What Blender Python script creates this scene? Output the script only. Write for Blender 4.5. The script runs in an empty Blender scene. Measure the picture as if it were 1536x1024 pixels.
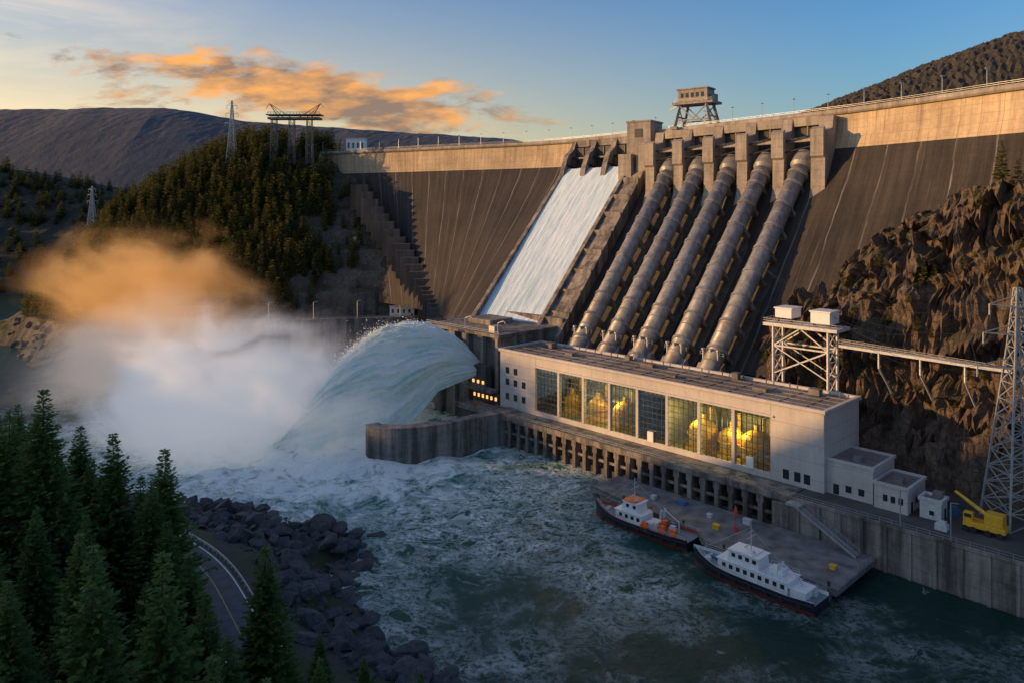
import bpy, math, random
import numpy as np
from mathutils import Vector
random.seed(7); rng=np.random.default_rng(7)
R=math.radians
sc=bpy.context.scene
COL=sc.collection
# ------------------------------------------------------------ helpers
def hsh(ix,iy,iz):
    n=(ix*374761393+iy*668265263+iz*2147483647+1013904223)&0xffffffff
    n=((n^(n>>13))*1274126177)&0xffffffff
    n=n^(n>>16)
    return (n&0xffff)/65535.0
def vnoise(x,y,z=0.0):
    x=np.asarray(x,float);y=np.asarray(y,float);z=np.asarray(z,float)+0*x
    ix=np.floor(x).astype(np.int64);iy=np.floor(y).astype(np.int64);iz=np.floor(z).astype(np.int64)
    fx=x-ix;fy=y-iy;fz=z-iz
    fx=fx*fx*(3-2*fx);fy=fy*fy*(3-2*fy);fz=fz*fz*(3-2*fz)
    def h(a,b,c): return hsh(ix+a,iy+b,iz+c)
    x00=h(0,0,0)*(1-fx)+h(1,0,0)*fx;x10=h(0,1,0)*(1-fx)+h(1,1,0)*fx
    x01=h(0,0,1)*(1-fx)+h(1,0,1)*fx;x11=h(0,1,1)*(1-fx)+h(1,1,1)*fx
    return (x00*(1-fy)+x10*fy)*(1-fz)+(x01*(1-fy)+x11*fy)*fz
def fbm(x,y,z=0.0,o=4):
    s=0;a=.5;t=0
    for i in range(o):
        s=s+a*vnoise(x*2**i+17*i,y*2**i+5*i,np.asarray(z)*2**i);t+=a;a*=.5
    return s/t-.5
def ridged(x,y,z=0.0,o=4):
    s=0;a=.5;t=0
    for i in range(o):
        s=s+a*(1-np.abs(2*vnoise(x*2**i+31*i,y*2**i+7*i,np.asarray(z)*2**i)-1));t+=a;a*=.5
    return s/t-.5
def cells(x,y,z=0.0):
    best=np.full(np.shape(x),1e9);val=np.zeros(np.shape(x))
    ix=np.floor(x).astype(np.int64);iy=np.floor(y).astype(np.int64)
    for a in(-1,0,1):
        for b in(-1,0,1):
            cx=ix+a;cy=iy+b
            px=cx+hsh(cx,cy,cx*0+3);py=cy+hsh(cx,cy,cx*0+11);v=hsh(cx,cy,cx*0+29)
            gx=hsh(cx,cy,cx*0+41)-.5;gy=hsh(cx,cy,cx*0+53)-.5
            d=(x-px)**2+(y-py)**2;m=d<best
            best=np.where(m,d,best);val=np.where(m,v+(x-px)*gx*1.3+(y-py)*gy*1.3,val)
    return val-.5
def empty(name,loc=(0,0,0),rotz=0):
    e=bpy.data.objects.new(name,None);e.location=loc;e.rotation_euler=(0,0,rotz);COL.objects.link(e);return e
class MB:
    def __init__(s): s.v=[];s.f=[];s.m=[]
    def poly(s,pts,m=0):
        b=len(s.v);s.v+= [tuple(p) for p in pts];s.f.append(tuple(range(b,b+len(pts))));s.m.append(m)
    def hexa(s,p,m=0):
        b=len(s.v);s.v+=[tuple(q) for q in p]
        for f in ((0,3,2,1),(4,5,6,7),(0,1,5,4),(1,2,6,5),(2,3,7,6),(3,0,4,7)):
            s.f.append(tuple(b+i for i in f));s.m.append(m)
    def box(s,x0,x1,y0,y1,z0,z1,m=0):
        s.hexa([(x0,y0,z0),(x1,y0,z0),(x1,y1,z0),(x0,y1,z0),(x0,y0,z1),(x1,y0,z1),(x1,y1,z1),(x0,y1,z1)],m)
    def pbox(s,s0,s1,t0,t1,z0,z1,m=0):
        s.hexa([pt(s0,t0,z0),pt(s1,t0,z0),pt(s1,t1,z0),pt(s0,t1,z0),pt(s0,t0,z1),pt(s1,t0,z1),pt(s1,t1,z1),pt(s0,t1,z1)],m)
    def tube(s,p0,p1,r0,r1=None,n=6,m=0,cap=True):
        if r1 is None:r1=r0
        p0=Vector(p0);p1=Vector(p1);d=(p1-p0)
        if d.length<1e-6:return
        d.normalize();a=Vector((0,0,1)) if abs(d.z)<.95 else Vector((1,0,0))
        e=d.cross(a).normalized();g=d.cross(e)
        b=len(s.v)
        for p,r in((p0,r0),(p1,r1)):
            for i in range(n):
                t=2*math.pi*(i+.5)/n
                s.v.append(tuple(p+e*(r*math.cos(t))+g*(r*math.sin(t))))
        for i in range(n):
            j=(i+1)%n
            s.f.append((b+i,b+j,b+n+j,b+n+i));s.m.append(m)
        if cap:
            s.f.append(tuple(b+i for i in range(n-1,-1,-1)));s.m.append(m)
            s.f.append(tuple(b+n+i for i in range(n)));s.m.append(m)
    def prism(s,prof,o,ax,side,w,m=0):
        o=Vector(o);ax=Vector(ax);side=Vector(side)
        A=[o+ax*a+Vector((0,0,z))-side*(w/2) for a,z in prof]
        B=[p+side*w for p in A]
        s.poly(A,m);s.poly(B[::-1],m)
        n=len(A)
        for i in range(n):
            j=(i+1)%n
            s.poly([A[j],A[i],B[i],B[j]],m)
    def dome(s,c,r,h,n=16,k=6,m=0):
        b=len(s.v)
        for i in range(k+1):
            a=math.pi/2*i/k
            for j in range(n):
                t=2*math.pi*j/n
                s.v.append((c[0]+r*math.cos(a)*math.cos(t),c[1]+r*math.cos(a)*math.sin(t),c[2]+h*math.sin(a)))
        for i in range(k):
            for j in range(n):
                q=(j+1)%n
                s.f.append((b+i*n+j,b+i*n+q,b+(i+1)*n+q,b+(i+1)*n+j));s.m.append(m)
    def build(s,name,mats,parent=None,smooth=False,bevel=0):
        me=bpy.data.meshes.new(name);me.from_pydata(s.v,[],s.f)
        for q in (mats if isinstance(mats,(list,tuple)) else [mats]): me.materials.append(q)
        me.polygons.foreach_set('material_index',s.m)
        if smooth: me.polygons.foreach_set('use_smooth',[True]*len(s.f))
        me.update()
        import bmesh
        if len(s.f)<60000:
            bm=bmesh.new();bm.from_mesh(me);bmesh.ops.recalc_face_normals(bm,faces=bm.faces);bm.to_mesh(me);bm.free()
        o=bpy.data.objects.new(name,me);COL.objects.link(o)
        if parent:o.parent=parent
        if bevel:
            md=o.modifiers.new('b','BEVEL');md.width=bevel;md.segments=1;md.limit_method='ANGLE'
        return o
U=Vector((-.695,.719,0)).normalized();V=Vector((.719,.695,0)).normalized();A0=Vector((76.2,187.5,0))
def pt(s,t,z): return A0+U*s+V*t+Vector((0,0,z))
def rail(mb,pts,h=1.15,sp=2.5,r=.05,m=0,bars=2):
    for a,b in zip(pts[:-1],pts[1:]):
        a=Vector(a);b=Vector(b);L=(b-a).length;n=max(1,int(L/sp))
        for i in range(n+1):
            p=a.lerp(b,i/n);mb.tube(p,p+Vector((0,0,h)),r,n=4,m=m,cap=False)
        for k in range(bars):
            z=Vector((0,0,h*(k+1)/bars));mb.tube(a+z,b+z,r,n=4,m=m,cap=False)
def lattice(mb,c,h,w0,w1,n,r,m=0,z0=0):
    c=Vector(c)
    def cor(k,i):
        f=k/n;w=w0+(w1-w0)*f
        sx,sy=[(-1,-1),(1,-1),(1,1),(-1,1)][i]
        return c+Vector((sx*w/2,sy*w/2,h*f))
    for k in range(n):
        for i in range(4):
            j=(i+1)%4
            mb.tube(cor(k,i),cor(k+1,i),r*1.3,n=4,m=m,cap=False)
            mb.tube(cor(k,i),cor(k+1,j),r*.7,n=4,m=m,cap=False)
            mb.tube(cor(k,j),cor(k+1,i),r*.7,n=4,m=m,cap=False)
            mb.tube(cor(k+1,i),cor(k+1,j),r*.7,n=4,m=m,cap=False)
# ------------------------------------------------------------ materials
class NT:
    def __init__(s,mat):
        s.t=mat.node_tree;s.n=s.t.nodes;s.l=s.t.links
    def add(s,ty,**k):
        nd=s.n.new(ty)
        for a,b in k.items():
            if a.startswith('i_'):
                key=a[2:]
                key=int(key) if key.isdigit() else key.replace('_',' ')
                s.set(nd.inputs[key],b)
            else: setattr(nd,a,b)
        return nd
    def set(s,inp,b):
        if isinstance(b,bpy.types.NodeSocket): s.l.new(b,inp)
        elif isinstance(b,bpy.types.Node): s.l.new(b.outputs[0],inp)
        else: inp.default_value=b
    def math(s,op,a,b=0.0,clamp=False):
        nd=s.add('ShaderNodeMath',operation=op,use_clamp=clamp);s.set(nd.inputs[0],a);s.set(nd.inputs[1],b);return nd.outputs[0]
    def mix(s,f,a,b,bt='MIX'):
        nd=s.add('ShaderNodeMix',data_type='RGBA',blend_type=bt);s.set(nd.inputs[0],f)
        for i,c in((6,a),(7,b)):
            if isinstance(c,tuple) and len(c)==3:c=c+(1,)
            s.set(nd.inputs[i],c)
        return nd.outputs[2]
    def ramp(s,f,a,b,ca=0.0,cb=1.0):
        nd=s.add('ShaderNodeMapRange',clamp=True);s.set(nd.inputs[0],f)
        nd.inputs[1].default_value=a;nd.inputs[2].default_value=b;nd.inputs[3].default_value=ca;nd.inputs[4].default_value=cb
        return nd.outputs[0]
    def noise(s,vec,scale=1,detail=4,rough=.55,stretch=None,dist=0):
        if stretch:
            mp=s.add('ShaderNodeVectorMath',operation='MULTIPLY');s.set(mp.inputs[0],vec);mp.inputs[1].default_value=stretch;vec=mp.outputs[0]
        nd=s.add('ShaderNodeTexNoise');s.set(nd.inputs['Vector'],vec)
        nd.inputs['Scale'].default_value=scale;nd.inputs['Detail'].default_value=detail;nd.inputs['Roughness'].default_value=rough;nd.inputs['Distortion'].default_value=dist
        return nd.outputs[0]
def newmat(name,col=(.5,.5,.5),rough=.7,metal=0.0):
    m=bpy.data.materials.new(name);m.use_nodes=True
    b=m.node_tree.nodes['Principled BSDF'];b.inputs['Base Color'].default_value=col+(1,);b.inputs['Roughness'].default_value=rough;b.inputs['Metallic'].default_value=metal
    nt=NT(m);tc=nt.add('ShaderNodeTexCoord')
    return m,nt,b,tc
def bump(nt,b,h,strength=.5,dist=.3):
    bp=nt.add('ShaderNodeBump');bp.inputs['Strength'].default_value=strength;bp.inputs['Distance'].default_value=dist
    nt.set(bp.inputs['Height'],h);nt.l.new(bp.outputs[0],b.inputs['Normal'])
def simple(name,col,rough=.6,metal=0.0,var=.25,scale=1.5,bs=.2,bd=.05,emit=None,es=0):
    m,nt,b,tc=newmat(name,col,rough,metal)
    n=nt.noise(tc.outputs['Object'],scale,5)
    f=nt.ramp(n,.3,.7)
    nt.set(b.inputs['Base Color'],nt.mix(f,tuple(c*(1-var) for c in col),tuple(min(1,c*(1+var)) for c in col)))
    if bs: bump(nt,b,n,bs,bd)
    if emit: b.inputs['Emission Color'].default_value=emit+(1,);b.inputs['Emission Strength'].default_value=es
    return m
def concrete(name,light,dark,lift=2.5,uv=False,joint=0,streak=.5,contrast=1.0,rough=.85,white=0,bias=0,seep=.5):
    m,nt,b,tc=newmat(name,light,rough)
    vec=tc.outputs['UV'] if uv else tc.outputs['Object']
    st=(.35,.02,1) if uv else (.35,.35,.02)
    n1=nt.noise(vec,.06,6,.6)
    n2=nt.noise(vec,1,5,.65,stretch=st)
    n3=nt.noise(vec,.8,6,.65)
    f=nt.math('ADD',nt.math('MULTIPLY',n1,.5),nt.math('ADD',nt.math('MULTIPLY',n2,streak),nt.math('MULTIPLY',n3,.25)))
    c=.25+.125+streak*.5+bias
    f=nt.ramp(f,c-.13/contrast,c+.13/contrast)
    col=nt.mix(f,dark,light)
    sep=nt.add('ShaderNodeSeparateXYZ');nt.set(sep.inputs[0],vec)
    zz=sep.outputs[1] if uv else sep.outputs[2]
    fr=nt.math('FRACT',nt.math('DIVIDE',zz,lift))
    ln=nt.math('LESS_THAN',fr,.05)
    col=nt.mix(nt.math('MULTIPLY',ln,.35),col,tuple(x*.45 for x in dark))
    sp=nt.ramp(nt.noise(vec,1,6,.7,stretch=((.8,.05,1) if uv else (.8,.8,.05))),.53,.68)
    col=nt.mix(nt.math('MULTIPLY',sp,seep),col,tuple(x*.55 for x in dark))
    if joint:
        fu=nt.math('FRACT',nt.math('DIVIDE',sep.outputs[0],joint))
        lj=nt.math('LESS_THAN',fu,.035)
        col=nt.mix(nt.math('MULTIPLY',lj,.5),col,tuple(x*.45 for x in dark))
        if white:
            w=nt.noise(vec,1,6,.8,stretch=(1.3,.05,1))
            fz=nt.math('ABSOLUTE',nt.math('SUBTRACT',fu,nt.math('ADD',.10,nt.math('MULTIPLY',nt.noise(vec,1,3,stretch=(.1,.06,1)),.2))))
            near=nt.ramp(fz,0.0,.035,1,0)
            wm=nt.math('MULTIPLY',near,nt.ramp(w,.40,.58))
            w2=nt.ramp(nt.noise(vec,1,6,.75,stretch=(.9,.025,1)),.58,.74)
            wm=nt.math('MAXIMUM',nt.math('MULTIPLY',wm,.85),nt.math('MULTIPLY',w2,.5))
            col=nt.mix(nt.math('MULTIPLY',wm,white),col,(.36,.34,.32))
    nt.set(b.inputs['Base Color'],col)
    bump(nt,b,nt.math('SUBTRACT',n3,nt.math('MULTIPLY',ln,.4)),.5,.2)
    return m
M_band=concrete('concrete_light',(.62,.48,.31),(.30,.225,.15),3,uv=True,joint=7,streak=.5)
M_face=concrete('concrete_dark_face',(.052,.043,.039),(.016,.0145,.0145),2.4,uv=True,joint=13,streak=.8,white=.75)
M_conc=concrete('concrete',(.44,.385,.33),(.18,.16,.145),3)
M_concd=concrete('concrete_weathered',(.30,.27,.24),(.075,.068,.063),2.6,streak=.9)
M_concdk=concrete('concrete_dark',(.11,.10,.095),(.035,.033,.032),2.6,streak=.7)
M_panel=concrete('concrete_panel',(.60,.565,.53),(.45,.42,.395),4.2,streak=.4,seep=.22)
M_deck=simple('concrete_deck',(.17,.165,.16),.8,var=.5,scale=.3)
M_steel=simple('galvanised_steel',(.42,.43,.44),.45,.5,var=.2)
M_steelw=simple('painted_steel_grey',(.58,.58,.58),.5,.1,var=.2)
M_dark=simple('dark_steel',(.05,.052,.055),.5,.4)
M_white=simple('white_paint',(.8,.8,.8),.4,0,var=.1,scale=3)
M_yellow=simple('yellow_paint',(.75,.42,.03),.4,0,var=.15)
M_red=simple('red_paint',(.55,.05,.03),.45)
M_orange=simple('orange_paint',(.9,.14,.02),.45)
M_hull=simple('hull_paint',(.02,.025,.04),.35,.1,var=.3,scale=.8)
M_boot=simple('boot_paint',(.25,.035,.03),.5,0)
M_bdeck=simple('boat_deck',(.16,.22,.25),.7)
M_blue=simple('blue_paint',(.06,.16,.3),.5)
M_win=simple('window_glass_dark',(.02,.03,.035),.08,0,var=.1,bs=0)
M_asph=simple('asphalt',(.085,.085,.09),.85,var=.3,scale=.5)
M_mark=simple('road_paint',(.7,.68,.6),.6,var=.2)
M_rub=simple('rubber',(.02,.02,.02),.8)
M_lamp=simple('lamp_warm',(1,.75,.4),.5,emit=(1,.5,.14),es=1.3,bs=0)
M_pen,nt,b,tc=newmat('penstock_steel',(.34,.33,.33),.45,.2)
n=nt.noise(tc.outputs['Object'],.5,6,.6,stretch=(1,1,.4));n2=nt.noise(tc.outputs['Object'],.15,4)
col=nt.mix(nt.ramp(n,.35,.7),(.17,.17,.175),(.37,.37,.375));col=nt.mix(nt.ramp(n2,.52,.75,0,.6),col,(.20,.14,.10))
nt.set(b.inputs['Base Color'],col);nt.set(b.inputs['Roughness'],nt.ramp(n,.3,.7,.6,.4));bump(nt,b,n,.15,.1)
def rockmat(name,c1,c2,c3,scale=.12,bs=1,bd=1.2,veg=None,vl=.5):
    m,nt,b,tc=newmat(name,c1,.9)
    o=tc.outputs['Object']
    n=nt.noise(o,scale,9,.65);n2=nt.noise(o,scale*5,8,.7)
    vo=nt.add('ShaderNodeTexVoronoi',feature='DISTANCE_TO_EDGE');nt.set(vo.inputs['Vector'],nt.mix(.12,o,nt.add('ShaderNodeTexNoise',i_Vector=o,i_Scale=.3).outputs[1]));vo.inputs['Scale'].default_value=scale*3
    col=nt.mix(nt.ramp(n,.35,.65),c1,c2);col=nt.mix(nt.ramp(n2,.4,.72),col,c3)
    cr=nt.ramp(vo.outputs[0],0,.05,1,0)
    col=nt.mix(nt.math('MULTIPLY',cr,.35),col,tuple(x*.3 for x in c1))
    if veg:
        ge=nt.add('ShaderNodeNewGeometry');sp=nt.add('ShaderNodeSeparateXYZ');nt.set(sp.inputs[0],ge.outputs['Normal'])
        vf=nt.math('MULTIPLY',nt.ramp(sp.outputs[2],vl,vl+.25),nt.ramp(nt.noise(o,.08,5),.42,.55))
        col=nt.mix(vf,col,veg)
    nt.set(b.inputs['Base Color'],col)
    h=nt.math('ADD',nt.math('MULTIPLY',n,.7),nt.math('ADD',nt.math('MULTIPLY',n2,.5),nt.math('MULTIPLY',cr,-.12)))
    bump(nt,b,h,bs,bd)
    return m
M_rock=rockmat('rock_brown',(.125,.09,.07),(.25,.175,.125),(.05,.043,.04),.14,1,2.4,veg=(.065,.062,.028),vl=.4)
M_rockd=rockmat('rock_dark',(.065,.065,.068),(.13,.127,.127),(.03,.03,.034),.4,1,.6)
M_hill=rockmat('hillside_rock',(.10,.09,.075),(.17,.15,.125),(.05,.045,.04),.12,1,1.5,veg=(.05,.052,.02))
M_bank=rockmat('bank_soil',(.05,.052,.042),(.075,.075,.06),(.03,.031,.03),.3,.8,.6,veg=(.04,.055,.022))
M_far=rockmat('far_hill_forest_hazed',(.085,.09,.105),(.10,.105,.12),(.07,.075,.09),.03,.5,3)  # aerial haze put into the blue-grey base colour
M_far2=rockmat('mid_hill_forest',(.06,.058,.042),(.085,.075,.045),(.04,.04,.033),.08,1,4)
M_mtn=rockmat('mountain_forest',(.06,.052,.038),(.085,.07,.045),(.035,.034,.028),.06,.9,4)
def foliage(name,c1,c2,trf=.35):
    m,nt,b,tc=newmat(name,c1,.75)
    oi=nt.add('ShaderNodeObjectInfo')
    n=nt.noise(tc.outputs['Object'],.9,3)
    f=nt.math('ADD',nt.math('MULTIPLY',nt.ramp(n,.3,.7),.6),nt.math('MULTIPLY',oi.outputs['Random'],.4))
    nt.set(b.inputs['Base Color'],nt.mix(f,c1,c2))
    tr=nt.add('ShaderNodeBsdfTranslucent');nt.set(tr.inputs[0],nt.mix(f,c1,c2))
    mx=nt.add('ShaderNodeMixShader');mx.inputs[0].default_value=trf
    nt.l.new(b.outputs[0],mx.inputs[1]);nt.l.new(tr.outputs[0],mx.inputs[2])
    nt.l.new(mx.outputs[0],nt.n['Material Output'].inputs[0])
    return m
M_fol=foliage('conifer_needles',(.06,.11,.02),(.17,.24,.04))
M_folh=foliage('conifer_needles_far',(.065,.085,.018),(.19,.17,.035))
M_bark=simple('bark',(.06,.042,.03),.9,scale=4)
# ------------------------------------------------------------ terrain tools
class RBF:
    def __init__(s,P,c=8.0):
        P=np.array(P,float);s.P=P;s.c=c
        d=np.hypot(P[:,None,0]-P[None,:,0],P[:,None,1]-P[None,:,1])
        s.z0=P[:,2].mean()
        s.w=np.linalg.solve(-np.sqrt(d*d+c*c)+0*np.eye(len(P)),P[:,2]-s.z0)
    def __call__(s,x,y):
        x=np.asarray(x,float);y=np.asarray(y,float);r=np.zeros(x.shape)+s.z0
        for p,w in zip(s.P,s.w): r=r-w*np.sqrt((x-p[0])**2+(y-p[1])**2+s.c**2)
        return r
def grid(name,X,Y,Z,mat,parent=None,smooth=True,uv=None):
    h,w=X.shape
    v=np.stack([X,Y,Z],-1).reshape(-1,3)
    i=np.arange(h*w).reshape(h,w)
    f=np.stack([i[:-1,:-1],i[:-1,1:],i[1:,1:],i[1:,:-1]],-1).reshape(-1,4)
    me=bpy.data.meshes.new(name);me.from_pydata(v.tolist(),[],f.tolist())
    for q in (mat if isinstance(mat,list) else [mat]): me.materials.append(q)
    if smooth: me.polygons.foreach_set('use_smooth',[True]*len(f))
    if uv is not None:
        ul=me.uv_layers.new(name='UVMap');uvv=np.stack(uv,-1).reshape(-1,2)[f.reshape(-1)]
        ul.data.foreach_set('uv',uvv.reshape(-1))
    o=bpy.data.objects.new(name,me);COL.objects.link(o)
    if parent:o.parent=parent
    return o
def gxy(x0,x1,y0,y1,st):
    return np.meshgrid(np.arange(x0,x1+st,st),np.arange(y0,y1+st,st))
# ---- left forested hill
hillR=RBF([(-165,490,113),(-122,490,107),(-200,480,97),(-243,455,63),(-83,470,86),(-63,435,58),(-36,395,30),(-25,350,25),
 (-150,412,24),(-100,415,24),(-60,414,24),(-185,400,22),(-150,440,58),(-110,440,56),(-190,430,40),(-205,350,-1),(-185,332,-5),(-196,372,10),(-232,400,6),(-275,432,-2),
 (-357,558,-4),(-300,520,26),(-330,590,14),(-290,600,42),(-200,600,104),(-100,600,104),(-200,680,90),(-350,700,5),(-420,600,-10),(-310,440,-8),(-250,350,-9),(-150,365,-5),(-60,370,-5),(-45,320,-5),(20,420,50),(20,600,90),(-50,500,95)],6)
def wally(x): return 384+(x+180)*.216
def hillz(x,y):
    x=np.asarray(x,float);y=np.asarray(y,float)
    z=hillR(x,y)+fbm(x/22,y/22,0,5)*9+ridged(x/9,y/9,1,4)*3.5
    z=np.where((x>-50)&(y>0),np.minimum(z,112),z)
    k=np.clip((x+118)/12,0,1)
    z=z*(1-k*.6)+k*.6*(np.floor(z/11)*11+11*np.clip((z/11-np.floor(z/11))*3-2,0,1))
    m=(y<wally(x)+3)&(x>-183)
    z=np.where(m,-6,z)
    m2=(y<wally(x)+14)&(x>-176)&(~m)
    z=np.where(m2,np.minimum(z,19.7),z)
    return z
X,Y=gxy(-430,20,325,700,1.6)
Z=hillz(X,Y)
grid('forested_hill_terrain',X,Y,Z,M_hill,smooth=False)
# ---- near bank
road=[(-130,176),(-100,172),(-80,165),(-68,156.5),(-58,146),(-48.5,132),(-40,118),(-34,104),(-30,88),(-27,60),(-25,20)]
def catmull(P,n):
    P=[np.array(p,float) for p in P];P=[2*P[0]-P[1]]+P+[2*P[-1]-P[-2]];out=[]
    for i in range(1,len(P)-2):
        for k in range(n):
            t=k/n;a,b_,c,d=P[i-1:i+3]
            out.append(.5*((2*b_)+(-a+c)*t+(2*a-5*b_+4*c-d)*t*t+(-a+3*b_-3*c+d)*t**3))
    out.append(P[-2]);return np.array(out)
RC=catmull(road,8)
bankR=RBF([(-83,205,0),(-60,196,0),(-41,188,0),(-37,176,0),(-38,165,0),(-26,144,0),(-17,132,0),(-5,118,0),(10,100,-1),(-63,168,7),(-48,160,6),(-40,145,7),(-30,128,7),(-18,112,7),(-8,90,8),
 (-70,158,10),(-48,130,10),(-72,120,22),(-60,95,32),(-38,75,26),(-42,60,32),(-20,50,20),(0,60,10),(-90,90,42),(-120,130,36),(-112,190,8),(-135,212,-1),(-200,228,-1),(-190,150,48),(-200,60,60),(-60,20,40),(0,0,20),
 (-60,225,-9),(0,180,-12),(35,100,-12),(-15,165,-9),(-100,245,-10),(-250,270,-10),(-260,160,60),(-260,210,15),(60,40,-8)],5)
def bankz(x,y):
    x=np.asarray(x,float);y=np.asarray(y,float)
    z=bankR(x,y)+fbm(x/14,y/14,3,4)*4+ridged(x/5,y/5,1,3)*1.0
    d=np.full(x.shape,1e9)
    for p in RC[::2]: d=np.minimum(d,np.hypot(x-p[0],y-p[1]))
    k=np.clip((d-5.5)/6,0,1);k=k*k*(3-2*k)
    return z*k+9.9*(1-k)
X,Y=gxy(-280,70,0,290,1.5)
bz=bankz(X,Y)
grid('riverbank_terrain',X,Y,bz,M_bank,smooth=True)
def ribbon(mb,C,off0,off1,z,m=0):
    T=np.gradient(C,axis=0);T/=np.linalg.norm(T,axis=1)[:,None];Nn=np.stack([-T[:,1],T[:,0]],1)
    a=C+Nn*off0;b_=C+Nn*off1
    for i in range(len(C)-1):
        mb.poly([(a[i][0],a[i][1],z),(a[i+1][0],a[i+1][1],z),(b_[i+1][0],b_[i+1][1],z),(b_[i][0],b_[i][1],z)],m)
mb=MB();ribbon(mb,RC,-4,4,10.22,0);ribbon(mb,RC,-.08,.08,10.226,1);ribbon(mb,RC,3.4,3.65,10.226,2);ribbon(mb,RC,-3.65,-3.4,10.226,2)
mb.build('road',[M_asph,simple('yellow_line',(.4,.3,.08),.6),M_mark])
T=np.gradient(RC,axis=0);T/=np.linalg.norm(T,axis=1)[:,None];Nn=np.stack([-T[:,1],T[:,0]],1)
mb=MB();g=RC+Nn*4.6
for i in range(len(g)-1):
    a=Vector((g[i][0],g[i][1],10.0));b_=Vector((g[i+1][0],g[i+1][1],10.0))
    mb.tube(a,a+Vector((0,0,.9)),.09,n=4)
    mb.hexa([a+Vector((0,0,.5)),b_+Vector((0,0,.5)),b_+Vector((.1,.06,.5)),a+Vector((.1,.06,.5)),a+Vector((0,0,.95)),b_+Vector((0,0,.95)),b_+Vector((.1,.06,.95)),a+Vector((.1,.06,.95))])
mb.build('guard_rail',simple('guard_rail_zinc',(.6,.58,.54),.5,.1))
# ------------------------------------------------------------ right rock cliff (in s,t)
sr=np.array([-140,-60,-31,-8,11,25,36,43,52,60]);zr=np.array([116,98,86,77,63,53,40,31,12,5.]);tr=np.array([60,52,50,52,50,45,38,33,30,30.])
S,Tt=np.meshgrid(np.arange(-120,62,.6),np.arange(14,110,.5))
zrid=np.interp(S,sr,zr);trid=np.interp(S,sr,tr)
tb=np.interp(S,[-120,-37,-24,0,60],[18,20,21,27,27.])+fbm(S/9,S*0,2,3)*5
w=np.clip((Tt-tb)/(trid-tb),0,1)
steps=w+.12*np.sin(w*12.4+fbm(S/15,Tt/15,0,3)*9)
Zr=6+(zrid-6)*np.clip(steps,0,1.05)
Zr=Zr+np.clip(Tt-trid,0,50)*.12
amp=np.clip(w*6,0,1)
Zr=Zr+amp*(ridged(S/20,Tt/20,4,3)*8+fbm(S/7,Tt/7,2,5)*5+cells(S/5,Tt/5)*1.4)
Zr=np.where(Tt<tb-1,4,Zr)
wrp=fbm(S/10,Zr/10,1,4)*2.2
push=cells(S/15+wrp,Zr/10+S/30+wrp)*6+fbm(S/14,Zr/14,9,5)*11+cells(S/6+wrp*2,Zr/4+S/14+9)*2.4+cells(S/2.2+5+wrp,Zr/1.5+S/6+wrp)*1.5+ridged(S/5,Zr/5,4,5)*4+fbm(S/2,Zr/2,4,4)*1.6
dx=fbm(S/6,Tt/6,Zr/6,4)*3*amp;dt=push*amp
PX=A0.x+U.x*(S+dx)+V.x*(Tt+dt);PY=A0.y+U.y*(S+dx)+V.y*(Tt+dt)
Zr=Zr+amp*cells(S/6+3,Zr/5+1)*1.4
grid('rock_cliff',PX,PY,Zr,M_rock,smooth=False)
def cliffz(s,t):
    i=int(round((s+120)/.6));j=int(round((t-14)/.5));return PX[j,i],PY[j,i],Zr[j,i]
# ------------------------------------------------------------ water, ground
M_wat,nt,b,tc=newmat('river_water',(.01,.03,.03),.12)
o=tc.outputs['Object']
wn=nt.add('ShaderNodeTexNoise',i_Vector=o,i_Scale=.055,i_Detail=4.0)
wv=nt.add('ShaderNodeVectorMath',operation='MULTIPLY_ADD');nt.set(wv.inputs[0],wn.outputs[1]);wv.inputs[1].default_value=(20,20,0);nt.set(wv.inputs[2],o)
n1=nt.noise(wv.outputs[0],.10,10,.64,dist=.25)
r1=nt.math('SUBTRACT',1.0,nt.math('MULTIPLY',nt.math('ABSOLUTE',nt.math('SUBTRACT',n1,.5)),15.0),clamp=True)
n2=nt.noise(wv.outputs[0],.35,9,.68,dist=.3)
r2=nt.math('SUBTRACT',1.0,nt.math('MULTIPLY',nt.math('ABSOLUTE',nt.math('SUBTRACT',n2,.5)),15.0),clamp=True)
n3=nt.noise(o,.035,5,.6)
dv=nt.add('ShaderNodeVectorMath',operation='DISTANCE');nt.set(dv.inputs[0],nt.add('ShaderNodeVectorMath',operation='MULTIPLY',i_0=o,i_1=(1,1,0)).outputs[0]);dv.inputs[1].default_value=(-60,258,0)
near=nt.ramp(dv.outputs['Value'],20,88,1,0)
mid=nt.ramp(dv.outputs['Value'],45,165,1,0)
brk=nt.ramp(nt.noise(o,.9,6,.7),.36,.52)
web=nt.math('MULTIPLY',nt.math('MAXIMUM',r1,nt.math('MULTIPLY',r2,.75)),brk)
patch=nt.ramp(nt.math('ADD',n3,nt.math('MULTIPLY',mid,.26)),.49,.74)
f1=nt.math('MULTIPLY',nt.math('MULTIPLY',web,patch),nt.ramp(mid,0,.6,.7,1.1))
f2=nt.ramp(nt.math('ADD',nt.math('ADD',nt.math('MULTIPLY',n2,.55),nt.math('MULTIPLY',n1,.45)),nt.math('ADD',nt.math('MULTIPLY',near,.22),nt.math('MULTIPLY',mid,.055))),.60,.72)
far=nt.ramp(dv.outputs['Value'],170,230,1,.0)
foam=nt.math('MULTIPLY',nt.math('MAXIMUM',f1,f2,),far,clamp=True)
base=nt.mix(nt.math('MULTIPLY',mid,.9),(.006,.04,.030),(.016,.125,.092))
base=nt.mix(near,base,(.06,.27,.22))
nt.set(b.inputs['Base Color'],nt.mix(foam,base,(.86,.93,.90)))
nt.set(b.inputs['Roughness'],nt.ramp(foam,0,1,.22,.8))
b.inputs['Specular IOR Level'].default_value=.2
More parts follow.
